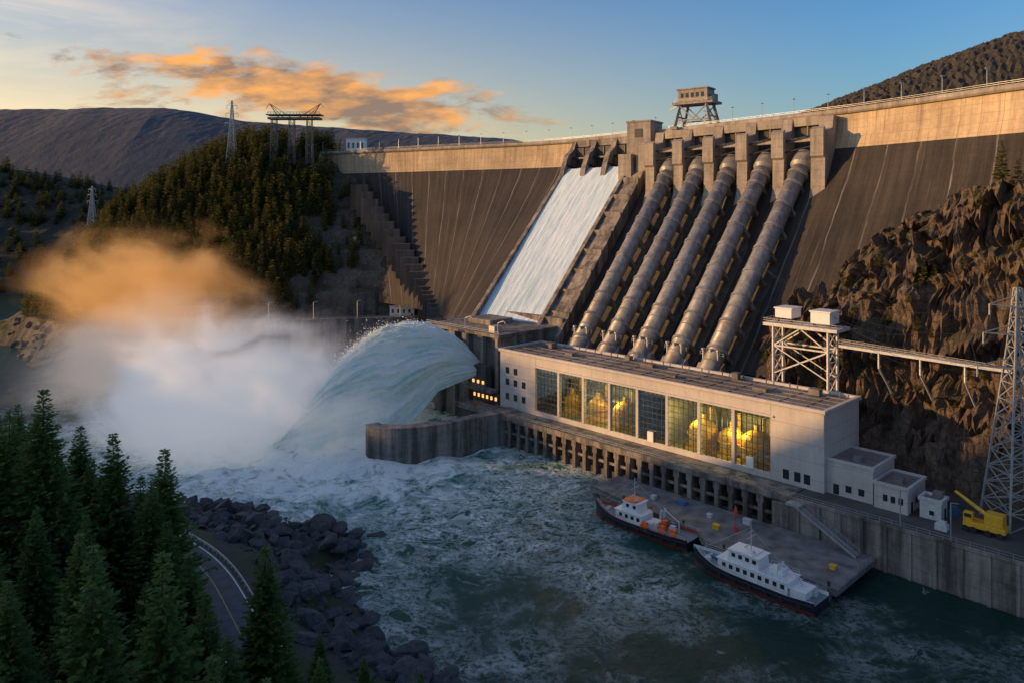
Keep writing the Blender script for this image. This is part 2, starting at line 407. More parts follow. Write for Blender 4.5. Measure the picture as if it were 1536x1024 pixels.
rip=nt.math('ADD',nt.noise(o,.9,8,.62,dist=.4),nt.math('ADD',nt.math('MULTIPLY',nt.noise(o,.25,5),1.8),nt.math('MULTIPLY',foam,.35)))
bump(nt,b,rip,.9,.75)
X,Y=gxy(-760,190,20,860,2.0)
dj=np.hypot(X+55,Y-250);am=.45+2.8*np.clip(1-dj/130,0,1)
Zw=fbm(X/10,Y/10,0,4)*1.3*am+ridged(X/6,Y/6,3,3)*.7*am
grid('river_water',X,Y,Zw-.1,M_wat)
M_gr=simple('ground_soil',(.05,.045,.035),.9,scale=.02)
mb=MB();mb.poly([(-6000,-3000,-16),(6000,-3000,-16),(6000,8000,-16),(-6000,8000,-16)]);mb.build('ground',M_gr)
M_res=simple('reservoir_water',(.02,.04,.05),.1,bs=.2,scale=.3)
mb=MB();mb.poly([(40,420,106),(130,290,106),(170,220,106),(500,300,106),(700,1100,106),(-200,1100,106),(-130,640,106),(-100,505,106),(-30,460,106)]);mb.build('reservoir_water',M_res)
# ------------------------------------------------------------ distant hills
def ridge(name,xs,zs,y0,y1,mat,st=14,namp=18,fr=90,treeamp=5,pk=.55,fall=0,ysc=None):
    X,Y=gxy(min(xs),max(xs),y0,y1,st)
    q=(Y-y0)/(y1-y0);prof=np.clip(np.sin(np.clip(q/pk,0,1)*math.pi/2),0,1)
    if fall: prof=prof*np.clip((y1-Y)/fall,0,1)**.6
    if ysc: prof=prof*np.interp(Y,ysc[0],ysc[1])
    Z=np.interp(X,xs,zs)*prof+fbm(X/fr,Y/fr,5,5)*namp*2*prof+ridged(X/(fr*.4),Y/(fr*.4),2,3)*namp*.5*prof+rng.random(X.shape)*treeamp*prof-12*(1-prof)
    return grid(name,X,Y,Z,mat,smooth=False),(X,Y,Z)
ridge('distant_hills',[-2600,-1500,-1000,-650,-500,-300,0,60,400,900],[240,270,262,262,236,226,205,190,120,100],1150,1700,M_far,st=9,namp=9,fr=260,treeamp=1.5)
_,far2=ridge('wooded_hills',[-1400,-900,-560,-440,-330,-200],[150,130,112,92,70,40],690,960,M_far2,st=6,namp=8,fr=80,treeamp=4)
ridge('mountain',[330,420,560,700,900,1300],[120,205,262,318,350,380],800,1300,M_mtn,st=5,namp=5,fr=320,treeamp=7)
ridge('offscreen_shade_hill',[-900,-700,-520,-430,-380,-345],[150,150,150,145,80,-10],-260,400,M_far2,st=9,namp=6,fr=80,treeamp=4,pk=.3,fall=60,ysc=([150,225],[1,.60]))  # unseen hill out of frame, added to shade the foreground and river
# ------------------------------------------------------------ dam
ctrl=[((200,120),(182,112)),((172,170),(152,160)),((147.2,220.8),(122,205)),((133.5,253),(98,224)),((118.1,283.7),(72,239)),((79.8,341),(33,279)),((29.2,409.7),(-20,325)),((-34.5,451.6),(-38,375)),((-115.6,496.8),(-85,430)),((-165,512),(-130,450))]
CR=catmull([c for c,f in ctrl],10);FO=catmull([f for c,f in ctrl],10)
N=len(CR);arc=np.concatenate([[0],np.cumsum(np.hypot(*np.diff(CR,axis=0).T))])
dam=empty('dam')
def damgrid(name,rows,mat):
    X=np.stack([p[:,0] for p,z in rows]);Y=np.stack([p[:,1] for p,z in rows]);Z=np.stack([np.full(N,float(z)) for p,z in rows])
    Uu=np.stack([arc]*len(rows))
    return grid(name,X,Y,Z,mat,dam,smooth=True,uv=(Uu,Z))
D=FO-CR;L=np.hypot(D[:,0],D[:,1])[:,None];Dn=D/L
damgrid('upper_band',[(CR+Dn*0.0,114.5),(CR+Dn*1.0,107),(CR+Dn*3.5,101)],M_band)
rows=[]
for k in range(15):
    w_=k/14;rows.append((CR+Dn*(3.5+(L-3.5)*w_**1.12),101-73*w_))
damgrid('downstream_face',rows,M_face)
CRo=CR-Dn*9
damgrid('crest_roadway',[(CRo,114.3),(CR-Dn*.6,114.3)],M_deck)
damgrid('upstream_face',[(CRo,114.3),(CRo,40)],M_band)
damgrid('parapet',[(CR-Dn*.6,114.3),(CR-Dn*.6,115.6),(CR+Dn*1.2,115.6),(CR+Dn*1.2,113.6),(CR,113.6)],M_conc)
damgrid('parapet_upstream',[(CRo+Dn*.5,114.3),(CRo+Dn*.5,115.5),(CRo,115.5),(CRo,114)],M_conc)
def at(a):
    x=np.interp(a,arc,CR[:,0]);y=np.interp(a,arc,CR[:,1]);dx=np.interp(a,arc,Dn[:,0]);dy=np.interp(a,arc,Dn[:,1])
    return Vector((x,y,0)),Vector((dx,dy,0)).normalized()
def arc_for_ratio(q):
    r=CR[:,0]/CR[:,1]
    return float(np.interp(-q,-r,arc))
mb=MB()
a=20.0
while a<arc[-1]-10:
    p,d=at(a);q=p-d*.3+Vector((0,0,115.6));mb.tube(q,q+Vector((0,0,6)),.16,.1,5);mb.tube(q+Vector((0,0,6)),q+Vector((0,0,6.2))-d*2,.1,n=4);mb.box(q.x-.4,q.x+.4,q.y-.3,q.y+.3,121.5,121.8)
    a+=15
rail(mb,[(at(a)[0]+Vector((0,0,115.6))+at(a)[1]*.4) for a in np.arange(5,arc[-1]-5,12)],1.1,3,.06)
mb.build('crest_lamps_and_railing',M_steel,dam)
foot=[Vector((61.8,239.8,30)).lerp(Vector((24.6,278.3,31)),i/4) for i in range(5)]
top=[Vector((107.5,283.4,96)).lerp(Vector((69,335,96)),i/4) for i in range(5)]
mb=MB()
prof=[(-1,113),(5.5,113),(6.5,108.5),(13,107),(13.6,105.5),(14.2,86),(17,80),(-1,78)]
gap=(top[0]-top[1])
for i in range(6):
    c=top[0]-gap*(i-.5)
    dd=(foot[2]-top[2]);dd.z=0;dd.normalize()
    p=c-dd*8.5;p.z=0
    mb.prism(prof,p,dd,dd.cross(Vector((0,0,1))),4.2 if i else 5)
    mb.prism([(13.2,108.5),(15,107.5),(15,98),(13.6,97)],p,dd,dd.cross(Vector((0,0,1))),4.6)
    if i<5:
        sd=-gap.normalized()
        def bx(a0,a1,b0,b1,z0,z1,m=0):
            mb.hexa([p+dd*aa+sd*bb+Vector((0,0,z)) for z in (z0,z1) for aa,bb in((a0,b0),(a1,b0),(a1,b1),(a0,b1))],m)
        g_=gap.length
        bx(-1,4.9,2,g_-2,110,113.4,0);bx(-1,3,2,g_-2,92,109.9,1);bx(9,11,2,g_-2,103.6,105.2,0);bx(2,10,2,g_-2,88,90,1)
        bx(4.0,4.5,g_/2-.4,g_/2+.4,93,110,2);bx(3.1,4.2,3,g_-3,99,99.6,2)
        for z in (102,106): mb.tube(p+dd*12+sd*2+Vector((0,0,z)),p+dd*12+sd*(g_-2)+Vector((0,0,z-2)),.3,n=6,m=2)
mb.build('penstock_intake_piers',[M_conc,M_concdk,M_dark],dam,bevel=.15)
# ------------------------------------------------------------ penstocks
for i in range(5):
    e=empty('penstock')
    f=foot[i];t=top[i];d=(f-t).normalized();mb=MB();fe=f+d*10
    mb.tube(t-d*3,fe,3.05,3.05,28,cap=True)
    o1=mb.build('pipe',M_pen,e,smooth=True);
    mb=MB();Lp=(fe-t).length;k=0
    while k*10.5<Lp:
        p=t+d*(k*10.5+1);mb.tube(p,p+d*.9,3.45,3.45,28)
        q=p+d*5.2;mb.tube(q,q+d*.3,3.15,3.15,28);k+=1
    mb.tube(t-d*3,t+d*2.2,4.1,4.1,28);mb.tube(t+d*2.2,t+d*3.4,4.1,3.1,28)
    mb.tube(t+d*6,t+d*7.2,3.7,3.7,28)
    mb.build('stiffener_rings',M_pen,e)
    mb=MB();side=d.cross(Vector((0,0,1))).normalized();up=side.cross(d)
    if up.z<0:up=-up
    k=0
    while k*10.5<Lp-6:
        p=t+d*(k*10.5+1.5);c=[p+side*a-up*b_+d*g for g in(-.7,.7) for a,b_ in((-3.0,1.8),(3.0,1.8),(3.6,8),(-3.6,8))]
        mb.hexa(c);k+=1
    c=[q+side*a-up*b_ for q in (t+d*3,fe) for a,b_ in((-4.6,5.2),(4.6,5.2),(4.6,9),(-4.6,9))];mb.hexa(c,1)
    c=[q+side*a-up*b_ for q in (t+d*3,fe) for a,b_ in((5.2,3.2),(5.9,3.2),(5.9,9),(5.2,9))];mb.hexa(c,1)
    q=f+d*1.5
    c=[q+side*a+up*b_+d*g for g in(-2.5,6) for a,b_ in((-4.6,-6),(4.6,-6),(4.3,.4),(-4.3,.4))];mb.hexa(c)
    mb.build('saddles_and_bed',[M_concd,M_concdk],e)
    mb=MB()
    for a in(-2.6,0,2.6):
        q=f+side*a-d*1.8+up*1.2;mb.tube(q,q+Vector((0,0,3)),.35,n=8);mb.tube(q+Vector((0,0,3)),q+Vector((0,0,3.5)),.7,n=8)
    q0=f+up*1.4-d*3;rail(mb,[q0-side*4.2,q0+side*4.2],1.3,1.5,.07)
    q1=t+side*5.75+d*6-up*3.1;q2=fe+side*5.75-up*3.1;rail(mb,[q1-side*.2,q2-side*.2],1.1,3,.05)
    mb.build('valves_and_railing',M_steel,e)
# ------------------------------------------------------------ spillway chute
sp=empty('spillway')
TL=Vector((27.8,390,96));TRr=Vector((54.5,359,96));BL=Vector((-16,318,28));BR=Vector((9,299,28))
M_fall,nt,b,tc=newmat('falling_water',(.8,.85,.88),.55)
uvv=tc.outputs['UV']
n=nt.noise(uvv,1,8,.6,stretch=(2.2,.10,1));n2=nt.noise(uvv,1,6,.6,stretch=(.5,.03,1));n3=nt.noise(uvv,1,6,.7,stretch=(6,.5,1))
f=nt.math('ADD',nt.math('MULTIPLY',n,.5),nt.math('ADD',nt.math('MULTIPLY',n2,.35),nt.math('MULTIPLY',n3,.15)))
nt.set(b.inputs['Base Color'],nt.mix(nt.ramp(f,.38,.56),(.30,.50,.62),(.70,.83,.94)));bump(nt,b,f,.6,1.0)
nu,nv=60,90
uu,vv=np.meshgrid(np.linspace(0,1,nu),np.linspace(0,.985,nv))
def lerp2(a,b_,t): return a*(1-t)+b_*t
tlx=lerp2(TL.x,TRr.x,uu);tly=lerp2(TL.y,TRr.y,uu);blx=lerp2(BL.x,BR.x,uu);bly=lerp2(BL.y,BR.y,uu)
zz=96-68*vv
bulge=fbm(uu*40,vv*6,0,4)*.6
grid('chute_water',lerp2(tlx,blx,vv),lerp2(tly,bly,vv),zz+3.0+bulge,M_fall,sp,uv=(uu*38,vv*105))
mb=MB()
sdir=(TRr-TL).normalized()
def slab(a0,a1,b0,b1,h0,h1,zb,m=0,ext=0):
    mb.hexa([Vector((a0.x,a0.y,zb)),Vector((a1.x,a1.y,zb)),Vector((b1.x,b1.y,zb)),Vector((b0.x,b0.y,zb)),a0+Vector((0,0,h0)),a1+Vector((0,0,h0)),b1+Vector((0,0,h1)),b0+Vector((0,0,h1))],m)
fd=(BL-TL);fd.z=0;fd.normalize()
slab(TL-fd*4,TRr-fd*4,BL,BR,0,0,0,1)
slab(TL-sdir*2.4-fd*4,TL-sdir*.01-fd*4,BL-sdir*2.4,BL-sdir*.01,6.5,6,0,0)
slab(TRr+sdir*.01-fd*2,TRr+sdir*2.2-fd*2,BR+sdir*.01,BR+sdir*2.2,6,5.5,0,0)
W1=TRr+sdir*2.21;W2=TRr+sdir*11;V1=BR+sdir*2.21;V2=BR+sdir*13
slab(W1-fd*2,W2-fd*2,V1,V2,4.6,3,0,0)
for k in range(1,9):
    p=W1.lerp(V1,k/9);q=W2.lerp(V2,k/9);h=4.9-1.6*k/9
    mb.hexa([p+Vector((0,0,-2)),q+Vector((0,0,-2)),q+fd*.8+Vector((0,0,-2)),p+fd*.8+Vector((0,0,-2)),p+Vector((0,0,h)),q+Vector((0,0,h)),q+fd*.8+Vector((0,0,h)),p+fd*.8+Vector((0,0,h))],0)
mb.build('chute_walls',[M_concd,M_concdk],sp,bevel=.1)
mb=MB()
for k in range(4):
    c=TL.lerp(TRr,k/3)-fd*13+sdir*(-.8 if k==0 else .8 if k==3 else 0);c.z=0
    mb.prism([(-6,113.5),(3,113.5),(6,109),(12,106),(17,98),(20,88),(0,84),(-8,84)],c,fd,sdir,3.0)
    if k<3:
        n_=TL.lerp(TRr,(k+1)/3)-fd*13;n_.z=0;g_=(n_-c).length
        def bx2(a0,a1,b0,b1,z0,z1,m=0):
            mb.hexa([c+fd*aa+sdir*bb+Vector((0,0,z)) for z in (z0,z1) for aa,bb in((a0,b0),(a1,b0),(a1,b1),(a0,b1))],m)
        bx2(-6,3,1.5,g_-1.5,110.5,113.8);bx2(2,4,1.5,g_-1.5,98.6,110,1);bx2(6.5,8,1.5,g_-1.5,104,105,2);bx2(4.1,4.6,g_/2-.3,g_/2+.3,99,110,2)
        mb.tube(c+fd*4+sdir*2+Vector((0,0,99.5)),c+fd*15+sdir*1.6+Vector((0,0,101)),.35,n=6,m=2);mb.tube(c+fd*4+sdir*(g_-2)+Vector((0,0,99.5)),c+fd*15+sdir*(g_-1.6)+Vector((0,0,101)),.35,n=6,m=2)
mb.build('gate_piers',[M_concd,M_concdk,M_dark],sp,bevel=.12)
mb=MB();a=arc_for_ratio(.177);p,d=at(a);sd=d.cross(Vector((0,0,1)))
def ob(p,d,sd,a0,a1,b0,b1,z0,z1,m=0): mb.hexa([p+d*aa+sd*bb+Vector((0,0,z)) for z in (z0,z1) for aa,bb in((a0,b0),(a1,b0),(a1,b1),(a0,b1))],m)
ob(p,d,sd,-3,10,-6,6,80,119,0);ob(p,d,sd,-3.4,10.4,-6.4,6.4,119.01,119.8,0);ob(p,d,sd,10.02,10.2,-2,2,112,116,1)
ob(p,d,sd,9,15,-7,-1,80,109,0);ob(p,d,sd,9,17,0.5,7,80,104,0)
mb.build('crest_block',[M_conc,M_dark],dam,bevel=.2)
def gantry():
    global mb
    e=empty('gantry_crane');a=arc_for_ratio(.236);p,d=at(a);p=p-d*4;sd=d.cross(Vector((0,0,1)))
    mb=MB()
    for x in(-7,7):
        for y in(-4,4):
            mb.tube(p+sd*x*1.25+d*y*1.2+Vector((0,0,114.6)),p+sd*x*.85+d*y+Vector((0,0,126)),.9,.75,4)
            ob(p+sd*x*1.25+d*y*1.2,d,sd,-1,1,-1.6,1.6,114.4,115.8)
        mb.tube(p+sd*x*1.05-d*4.4+Vector((0,0,120)),p+sd*x*1.05+d*4.4+Vector((0,0,120)),.4,n=4)
        mb.tube(p+sd*x*1.15-d*4.4+Vector((0,0,116.5)),p+sd*x*.95+d*4.2+Vector((0,0,124)),.3,n=4)
    for y in(-4.4,4.4):
        mb.tube(p-sd*8.2+d*y+Vector((0,0,118.5)),p+sd*8.2+d*y+Vector((0,0,118.5)),.4,n=4)
        mb.tube(p-sd*7+d*y+Vector((0,0,125.5)),p+d*y+Vector((0,0,119)),.3,n=4);mb.tube(p+sd*7+d*y+Vector((0,0,125.5)),p+d*y+Vector((0,0,119)),.3,n=4)
    ob(p,d,sd,-5.5,5.5,-9.5,9.5,125.4,126.4)
    mb.build('legs',M_conc,e)
    mb=MB();ob(p,d,sd,-4,4,-6.5,7.5,126.41,132);ob(p,d,sd,-4.4,4.4,-7,8,132.01,132.6);ob(p,d,sd,-2,2,-9,-6.51,126.41,129.5)
    for k in range(5): ob(p,d,sd,4.01,4.08,-5+k*2.4,-3.6+k*2.4,128.5,130.5,1)
    mb.build('machinery_house',[M_conc,M_win],e)
    mb=MB();rail(mb,[p+d*5.3-sd*9.3+Vector((0,0,126.4)),p+d*5.3+sd*9.3+Vector((0,0,126.4))],1.2,2,.08)
    mb.tube(p+sd*8+Vector((0,0,126)),p+sd*13+Vector((0,0,124)),.4,n=4)
    mb.build('platform_railing',M_steel,e)
gantry()
# ------------------------------------------------------------ powerhouse
ph=empty('powerhouse')
mb=MB()
z0,z1=10,29.3
S1=115.6
col=[14+10.53*i for i in range(9)]
mb.pbox(0,14,0,.9,z0,z1);mb.pbox(98.3,S1,0,.9,z0,z1)
mb.pbox(14.01,98.29,0,.9,26.6,z1);mb.pbox(14.01,98.29,0.0,.9,z0,11.6)
mb.pbox(0,.9,.91,21,z0,z1);mb.pbox(S1-.9,S1,.91,21,z0,z1);mb.pbox(.91,S1-.91,20.1,21,z0,z1)
mb.build('walls',M_panel,ph,bevel=.06)
mb=MB()
for i,c in enumerate(col[1:-1]): mb.pbox(c-.5,c+.5,-.25,1.0,11.6,26.6)
mb.pbox(-.5,S1+.5,-.5,.6,29.31,30.3);mb.pbox(-.5,S1+.5,20.4,21.5,29.31,30.3);mb.pbox(-.5,.6,.61,20.39,29.31,30.3);mb.pbox(S1-.6,S1+.5,.61,20.39,29.31,30.3)
mb.pbox(13,99.3,-.35,-.01,26.0,26.6)
mb.build('columns_and_parapet',M_panel,ph,bevel=.08)
M_roof=concrete('roof_membrane',(.25,.235,.225),(.10,.09,.085),50,streak=.3)
mb=MB();mb.pbox(.6,S1-.6,.6,20.4,29.0,29.6)
for t in(4.5,8.5,12.5,16.5): mb.pbox(1.5,S1-1.5,t,t+.35,29.61,29.85)
for k in range(15): mb.pbox(6+k*7.3,6.3+k*7.3,1,20,29.605,29.75)
mb.build('roof',M_roof,ph)
mb=MB()
for s_,t_,a,b_,h in((8,15,3,2,1.6),(20,9,4,2,.8),(33,17,2,2,1.8),(47,6,3,1.4,.6),(60,13,5,2,.9),(72,17,2,2,1.2),(90,9,3,2,.8),(104,14,4,3,1.6)):
    mb.pbox(s_,s_+a,t_,t_+b_,29.86,29.86+h);
for s_ in range(4,112,7): mb.tube(pt(s_,18.8,29.7),pt(s_,18.8,31.2),.18,n=6)
mb.build('roof_units',M_roof,ph)
mb=MB()
for i in range(8):
    a=col[i]+.5;b_=col[i+1]-.5
    for k in range(1,6): x=a+(b_-a)*k/6;mb.pbox(x-.07,x+.07,.25,.45,11.6,26.6)
    for k in range(1,9): z=11.6+15*k/9;mb.pbox(a,b_,.28,.42,z-.06,z+.06)
mb.build('mullions',M_dark,ph)
M_glass=bpy.data.materials.new('curtain_glass');M_glass.use_nodes=True;nt=NT(M_glass)
nt.n.clear();out=nt.add('ShaderNodeOutputMaterial');tr=nt.add('ShaderNodeBsdfTransparent');tr.inputs[0].default_value=(.55,.72,.72,1)
gl=nt.add('ShaderNodeBsdfGlossy');gl.inputs['Roughness'].default_value=.04;gl.inputs['Color'].default_value=(.75,.95,.95,1)
tc=nt.add('ShaderNodeTexCoord');bp=nt.add('ShaderNodeBump');bp.inputs['Strength'].default_value=.08;nt.set(bp.inputs['Height'],nt.noise(tc.outputs['Object'],.5,2));nt.l.new(bp.outputs[0],gl.inputs['Normal'])
mx=nt.add('ShaderNodeMixShader');mx.inputs[0].default_value=.22;nt.l.new(tr.outputs[0],mx.inputs[1]);nt.l.new(gl.outputs[0],mx.inputs[2]);nt.l.new(mx.outputs[0],out.inputs[0])
mb=MB()
for i in range(8): mb.poly([pt(col[i]+.5,.35,11.6),pt(col[i+1]-.5,.35,11.6),pt(col[i+1]-.5,.35,26.6),pt(col[i]+.5,.35,26.6)])
mb.build('glazing',M_glass,ph)
M_int=simple('interior_wall',(.30,.28,.2),.7)
mb=MB();mb.pbox(.95,S1-.95,.95,19.9,10.02,11.0);mb.pbox(.95,S1-.95,14.5,15,11.01,28.5)
for x in (56,46.5): mb.pbox(x,x+.5,1,14.4,11.01,28.5)
for k in range(14): mb.pbox(10+k*7,10.6+k*7,13.7,14.49,11.01,28)
mb.pbox(2,112,1.2,2.0,25,25.8);mb.pbox(2,112,12,12.8,24,25.2)
mb.pbox(58,98,8,14.4,18.0,18.4)
mb.build('interior',M_int,ph)
mb=MB()
for s_,r in((88,2.6),(77,3.2),(66,4.0),(38,4.2),(29,3.6),(21.5,4.4)):
    c=pt(s_,7,11)
    mb.tube(c,c+Vector((0,0,5)),r,r,20);mb.dome(c+Vector((0,0,5)),r,r*.8);mb.tube(c+Vector((0,0,5+r*.7)),c+Vector((0,0,7+r*.7)),.7,n=8)
    mb.tube(c,c+Vector((0,0,1)),r+1,r+1,20);mb.tube(c+Vector((0,0,4)),c+Vector((0,0,4.4)),r+.5,r+.5,20)
    rail(mb,[c+Vector((r+.4,-r,4.4)),c+Vector((-r,-r-.4,4.4))],1.2,1,.07)
    mb.tube(c+V*4,c+V*4+Vector((0,0,12)),.5,n=8)
mb.build('generators',M_yellow,ph,smooth=False)
for s_,pw in((77,1000),(66,4200),(37,3200),(23,5000)):
    l=bpy.data.lights.new('hall_lamp','POINT');l.energy=pw;l.color=(1,.62,.18);l.shadow_soft_size=.6
    o=bpy.data.objects.new('hall_lamp',l);o.location=pt(s_+3,4.5,20.5);COL.objects.link(o);o.parent=ph
mb=MB()
for x,z in((103,13),(103,18),(107,13),(107,22),(107,18),(111,13),(111,22),(111,18)): mb.pbox(x,x+1.8,-.06,.2,z,z+2.2,0)
for x in(3.5,6,9): mb.pbox(x,x+1.6,-.06,.2,11.2,13.6,0)
for t in(3,7): mb.pbox(-.06,.2,t,t+1.4,10.1,12.6,0)
for s_ in(50.2,18.6): mb.pbox(s_,s_+2,-.5,.1,11.6,14.5,1)
mb.build('windows_and_doors',[M_win,M_white],ph)
mb=MB()
mb.pbox(5,118,-8.2,0,8.4,10,0)
mb.pbox(5,118,-8.6,-8.21,8.8,10.3,0)
mb.pbox(4.6,9,-9,0,-3,8.39,0)
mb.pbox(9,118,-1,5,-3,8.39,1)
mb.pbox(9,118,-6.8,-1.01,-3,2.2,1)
for k in range(26):
    s_=12+k*4.1;mb.pbox(s_,s_+1.3,-8.0,-4.6,-3,8.39,0)
    mb.pbox(s_-.3,s_+1.6,-8.1,-7.2,6.6,8.38,0)
mb.pbox(9,118,-7.4,-6.9,4.2,5,0)
mb.build('tailrace_ledge',[M_concd,M_concdk],ph,bevel=.08)
mb=MB();rail(mb,[pt(5,-8.4,10.3),pt(118,-8.4,10.3)],1.1,2.2,.05);mb.build('ledge_railing',M_steel,ph)
# ------------------------------------------------------------ yard / quay wall to the right
M_yard=simple('yard_asphalt',(.075,.07,.068),.7,var=.4,scale=.15)
mb=MB();mb.pbox(-120,4.6,-9,0,-3,9.99,0);mb.build('quay_wall',M_concd,bevel=.15)
mb=MB();mb.poly([pt(-120,-8.4,10.0),pt(4.6,-8.4,10.0),pt(4.6,40,10.0),pt(-120,40,10.0)]);mb.poly([pt(4.6,21,10),pt(120,21,10),pt(120,60,10),pt(4.6,60,10)]);mb.build('yard_pavement',M_yard)
mb=MB()
mb.pbox(-120,4.6,-9.35,-8.5,10.01,10.55)
mb.build('quay_kerb',M_concd)
mb=MB()
for k in range(24): s_=2-k*5;mb.pbox(s_,s_+.7,-9.4,-9.01,-2,9.9)
mb.build('quay_fender_pilasters',M_concd)
mb=MB();rail(mb,[pt(4,-8.9,10.55),pt(-118,-8.9,10.55)],1.1,2.5,.05);mb.build('quay_railing',M_steel)
def annex(name,s0,s1,t0,t1,h,wins,mat=M_panel):
    e=empty(name);m=MB();m.pbox(s0,s1,t0,t1,10,10+h);m.build('walls',mat,e,bevel=.05)
    m=MB();m.pbox(s0-.3,s1+.3,t0-.3,t0+.3,10+h+.01,10+h+.7);m.pbox(s0-.3,s1+.3,t1-.3,t1+.3,10+h+.01,10+h+.7);m.pbox(s0-.3,s0+.3,t0+.31,t1-.31,10+h+.01,10+h+.7);m.pbox(s1-.3,s1+.3,t0+.31,t1-.31,10+h+.01,10+h+.7);m.build('parapet',mat,e)
    m=MB();m.pbox(s0+.3,s1-.3,t0+.3,t1-.3,10+h+.01,10+h+.2);m.pbox((s0+s1)/2-1.5,(s0+s1)/2+.5,t0+3,t0+5,10+h+.21,10+h+1.4);m.build('roof',M_roof,e)
    m=MB()
    for s_,z,w_,hh in wins: m.pbox(s_,s_+w_,t0-.05,t0+.1,z,z+hh)
    m.pbox(s0-.05,s0+.1,t0+2,t0+3.2,10.1,12.4);m.pbox(s0-.05,s0+.1,t0+5,t0+6.5,11.5,13)
    m.build('windows',M_win,e)
annex('annex_building',-11,-.05,1.5,15,8,[(-9,11.3,1.4,1.6),(-6,11.3,1.4,1.6),(-3,10.2,1.4,2.4)])
annex('annex_building',-19,-11.6,.5,12,5.5,[(-18,12,1,1.5),(-16.3,12,1,1.5),(-14.6,12,1,1.5)])
annex('utility_shed',-25.5,-21,2,6,4,[(-24,11,1,1)],M_steelw)
# dock
mb=MB();b=0
Q=[(-16,-30.5),(14,-30.5),(20,-25.5),(56,-21.5),(56,-9.1),(-16,-9.5)]
P1=[pt(s_,t_,2.6) for s_,t_ in Q];P2=[pt(s_,t_,1.4) for s_,t_ in Q]
mb.poly(P1);mb.poly(P2[::-1])
for i in range(6): j=(i+1)%6;mb.poly([P1[j],P1[i],P2[i],P2[j]])
for s_ in range(-14,56,5):
    for t_ in((-29.5,-20,-12) if s_<15 else(-20,-12)): mb.tube(pt(s_,t_,-4),pt(s_,t_,1.39),.5,n=8,m=0)
for i in range(3):
    a=P1[i];c=P1[i+1];mb.tube(a+Vector((0,0,.15)),c+Vector((0,0,.15)),.2,n=4,m=1)
mb.build('dock',[M_deck,M_concd])
mb=MB()
for s_,t_ in((-14,-29.5),(-6,-29.5),(2,-29.5),(10,-29.5),(24,-24.5),(34,-23.4),(44,-22.2)):
    p=pt(s_,t_,2.6);mb.tube(p,p+Vector((0,0,.7)),.25,n=8);mb.tube(p+Vector((0,0,.7)),p+Vector((0,0,.9)),.4,n=8)
mb.build('mooring_bollards',M_dark)
mb=MB();rail(mb,[pt(-15.7,-29.8,2.6),pt(-15.7,-10,2.6)],1.1,2,.05);mb.build('dock_railing',M_steel)
mb=MB()
a=pt(2,-11,10.1);b_=pt(-13,-12.5,2.7)
for off in(-.9,.9):
    o_=V*off;mb.hexa([a+o_-V*.1+Vector((0,0,-.6)),b_+o_-V*.1+Vector((0,0,-.1)),b_+o_+V*.1+Vector((0,0,-.1)),a+o_+V*.1+Vector((0,0,-.6)),a+o_-V*.1,b_+o_-V*.1+Vector((0,0,.5)),b_+o_+V*.1+Vector((0,0,.5)),a+o_+V*.1])
    rail(mb,[a+o_,b_+o_+Vector((0,0,.5))],1.1,1.5,.06)
for k in range(30):
    p=a.lerp(b_,k/30)+Vector((0,0,-.1));mb.hexa([p-V*.8-U*.2,p-V*.8+U*.2,p+V*.8+U*.2,p+V*.8-U*.2]+[q+Vector((0,0,.06)) for q in (p-V*.8-U*.2,p-V*.8+U*.2,p+V*.8+U*.2,p+V*.8-U*.2)])
mb.pbox(.5,4,-12.2,-9.4,9.6,10.05)
mb.build('gangway_stair',M_steel)
mb=MB()
for s_,t_,a,b_,h,m_ in((16,-22,1.6,1.2,1.0,0),(21,-17,1.2,1,.8,1),(30,-15,2.2,1.6,.8,2),(12,-14,2.0,1.0,1.2,1),(-12,-22,1.2,1.2,.7,0),(38,-17,1.2,1.2,.8,1)):
    mb.pbox(s_,s_+a,t_,t_+b_,2.61,2.6+h,m_)
    mb.pbox(s_-.1,s_+a+.1,t_-.1,t_+b_+.1,2.6+h+.01,2.6+h+.15,m_)
mb.build('dock_crates',[M_yellow,M_steelw,M_blue,M_orange])
mb=MB();p=pt(13,-19,2.6);mb.tube(p,p+Vector((0,0,4)),.12,n=6);mb.tube(p+Vector((0,0,4)),p+Vector((0,0,6)),.7,.1,8);mb.tube(p,p+Vector((0,0,1)),.7,.5,8);mb.build('marker_buoy',M_red)
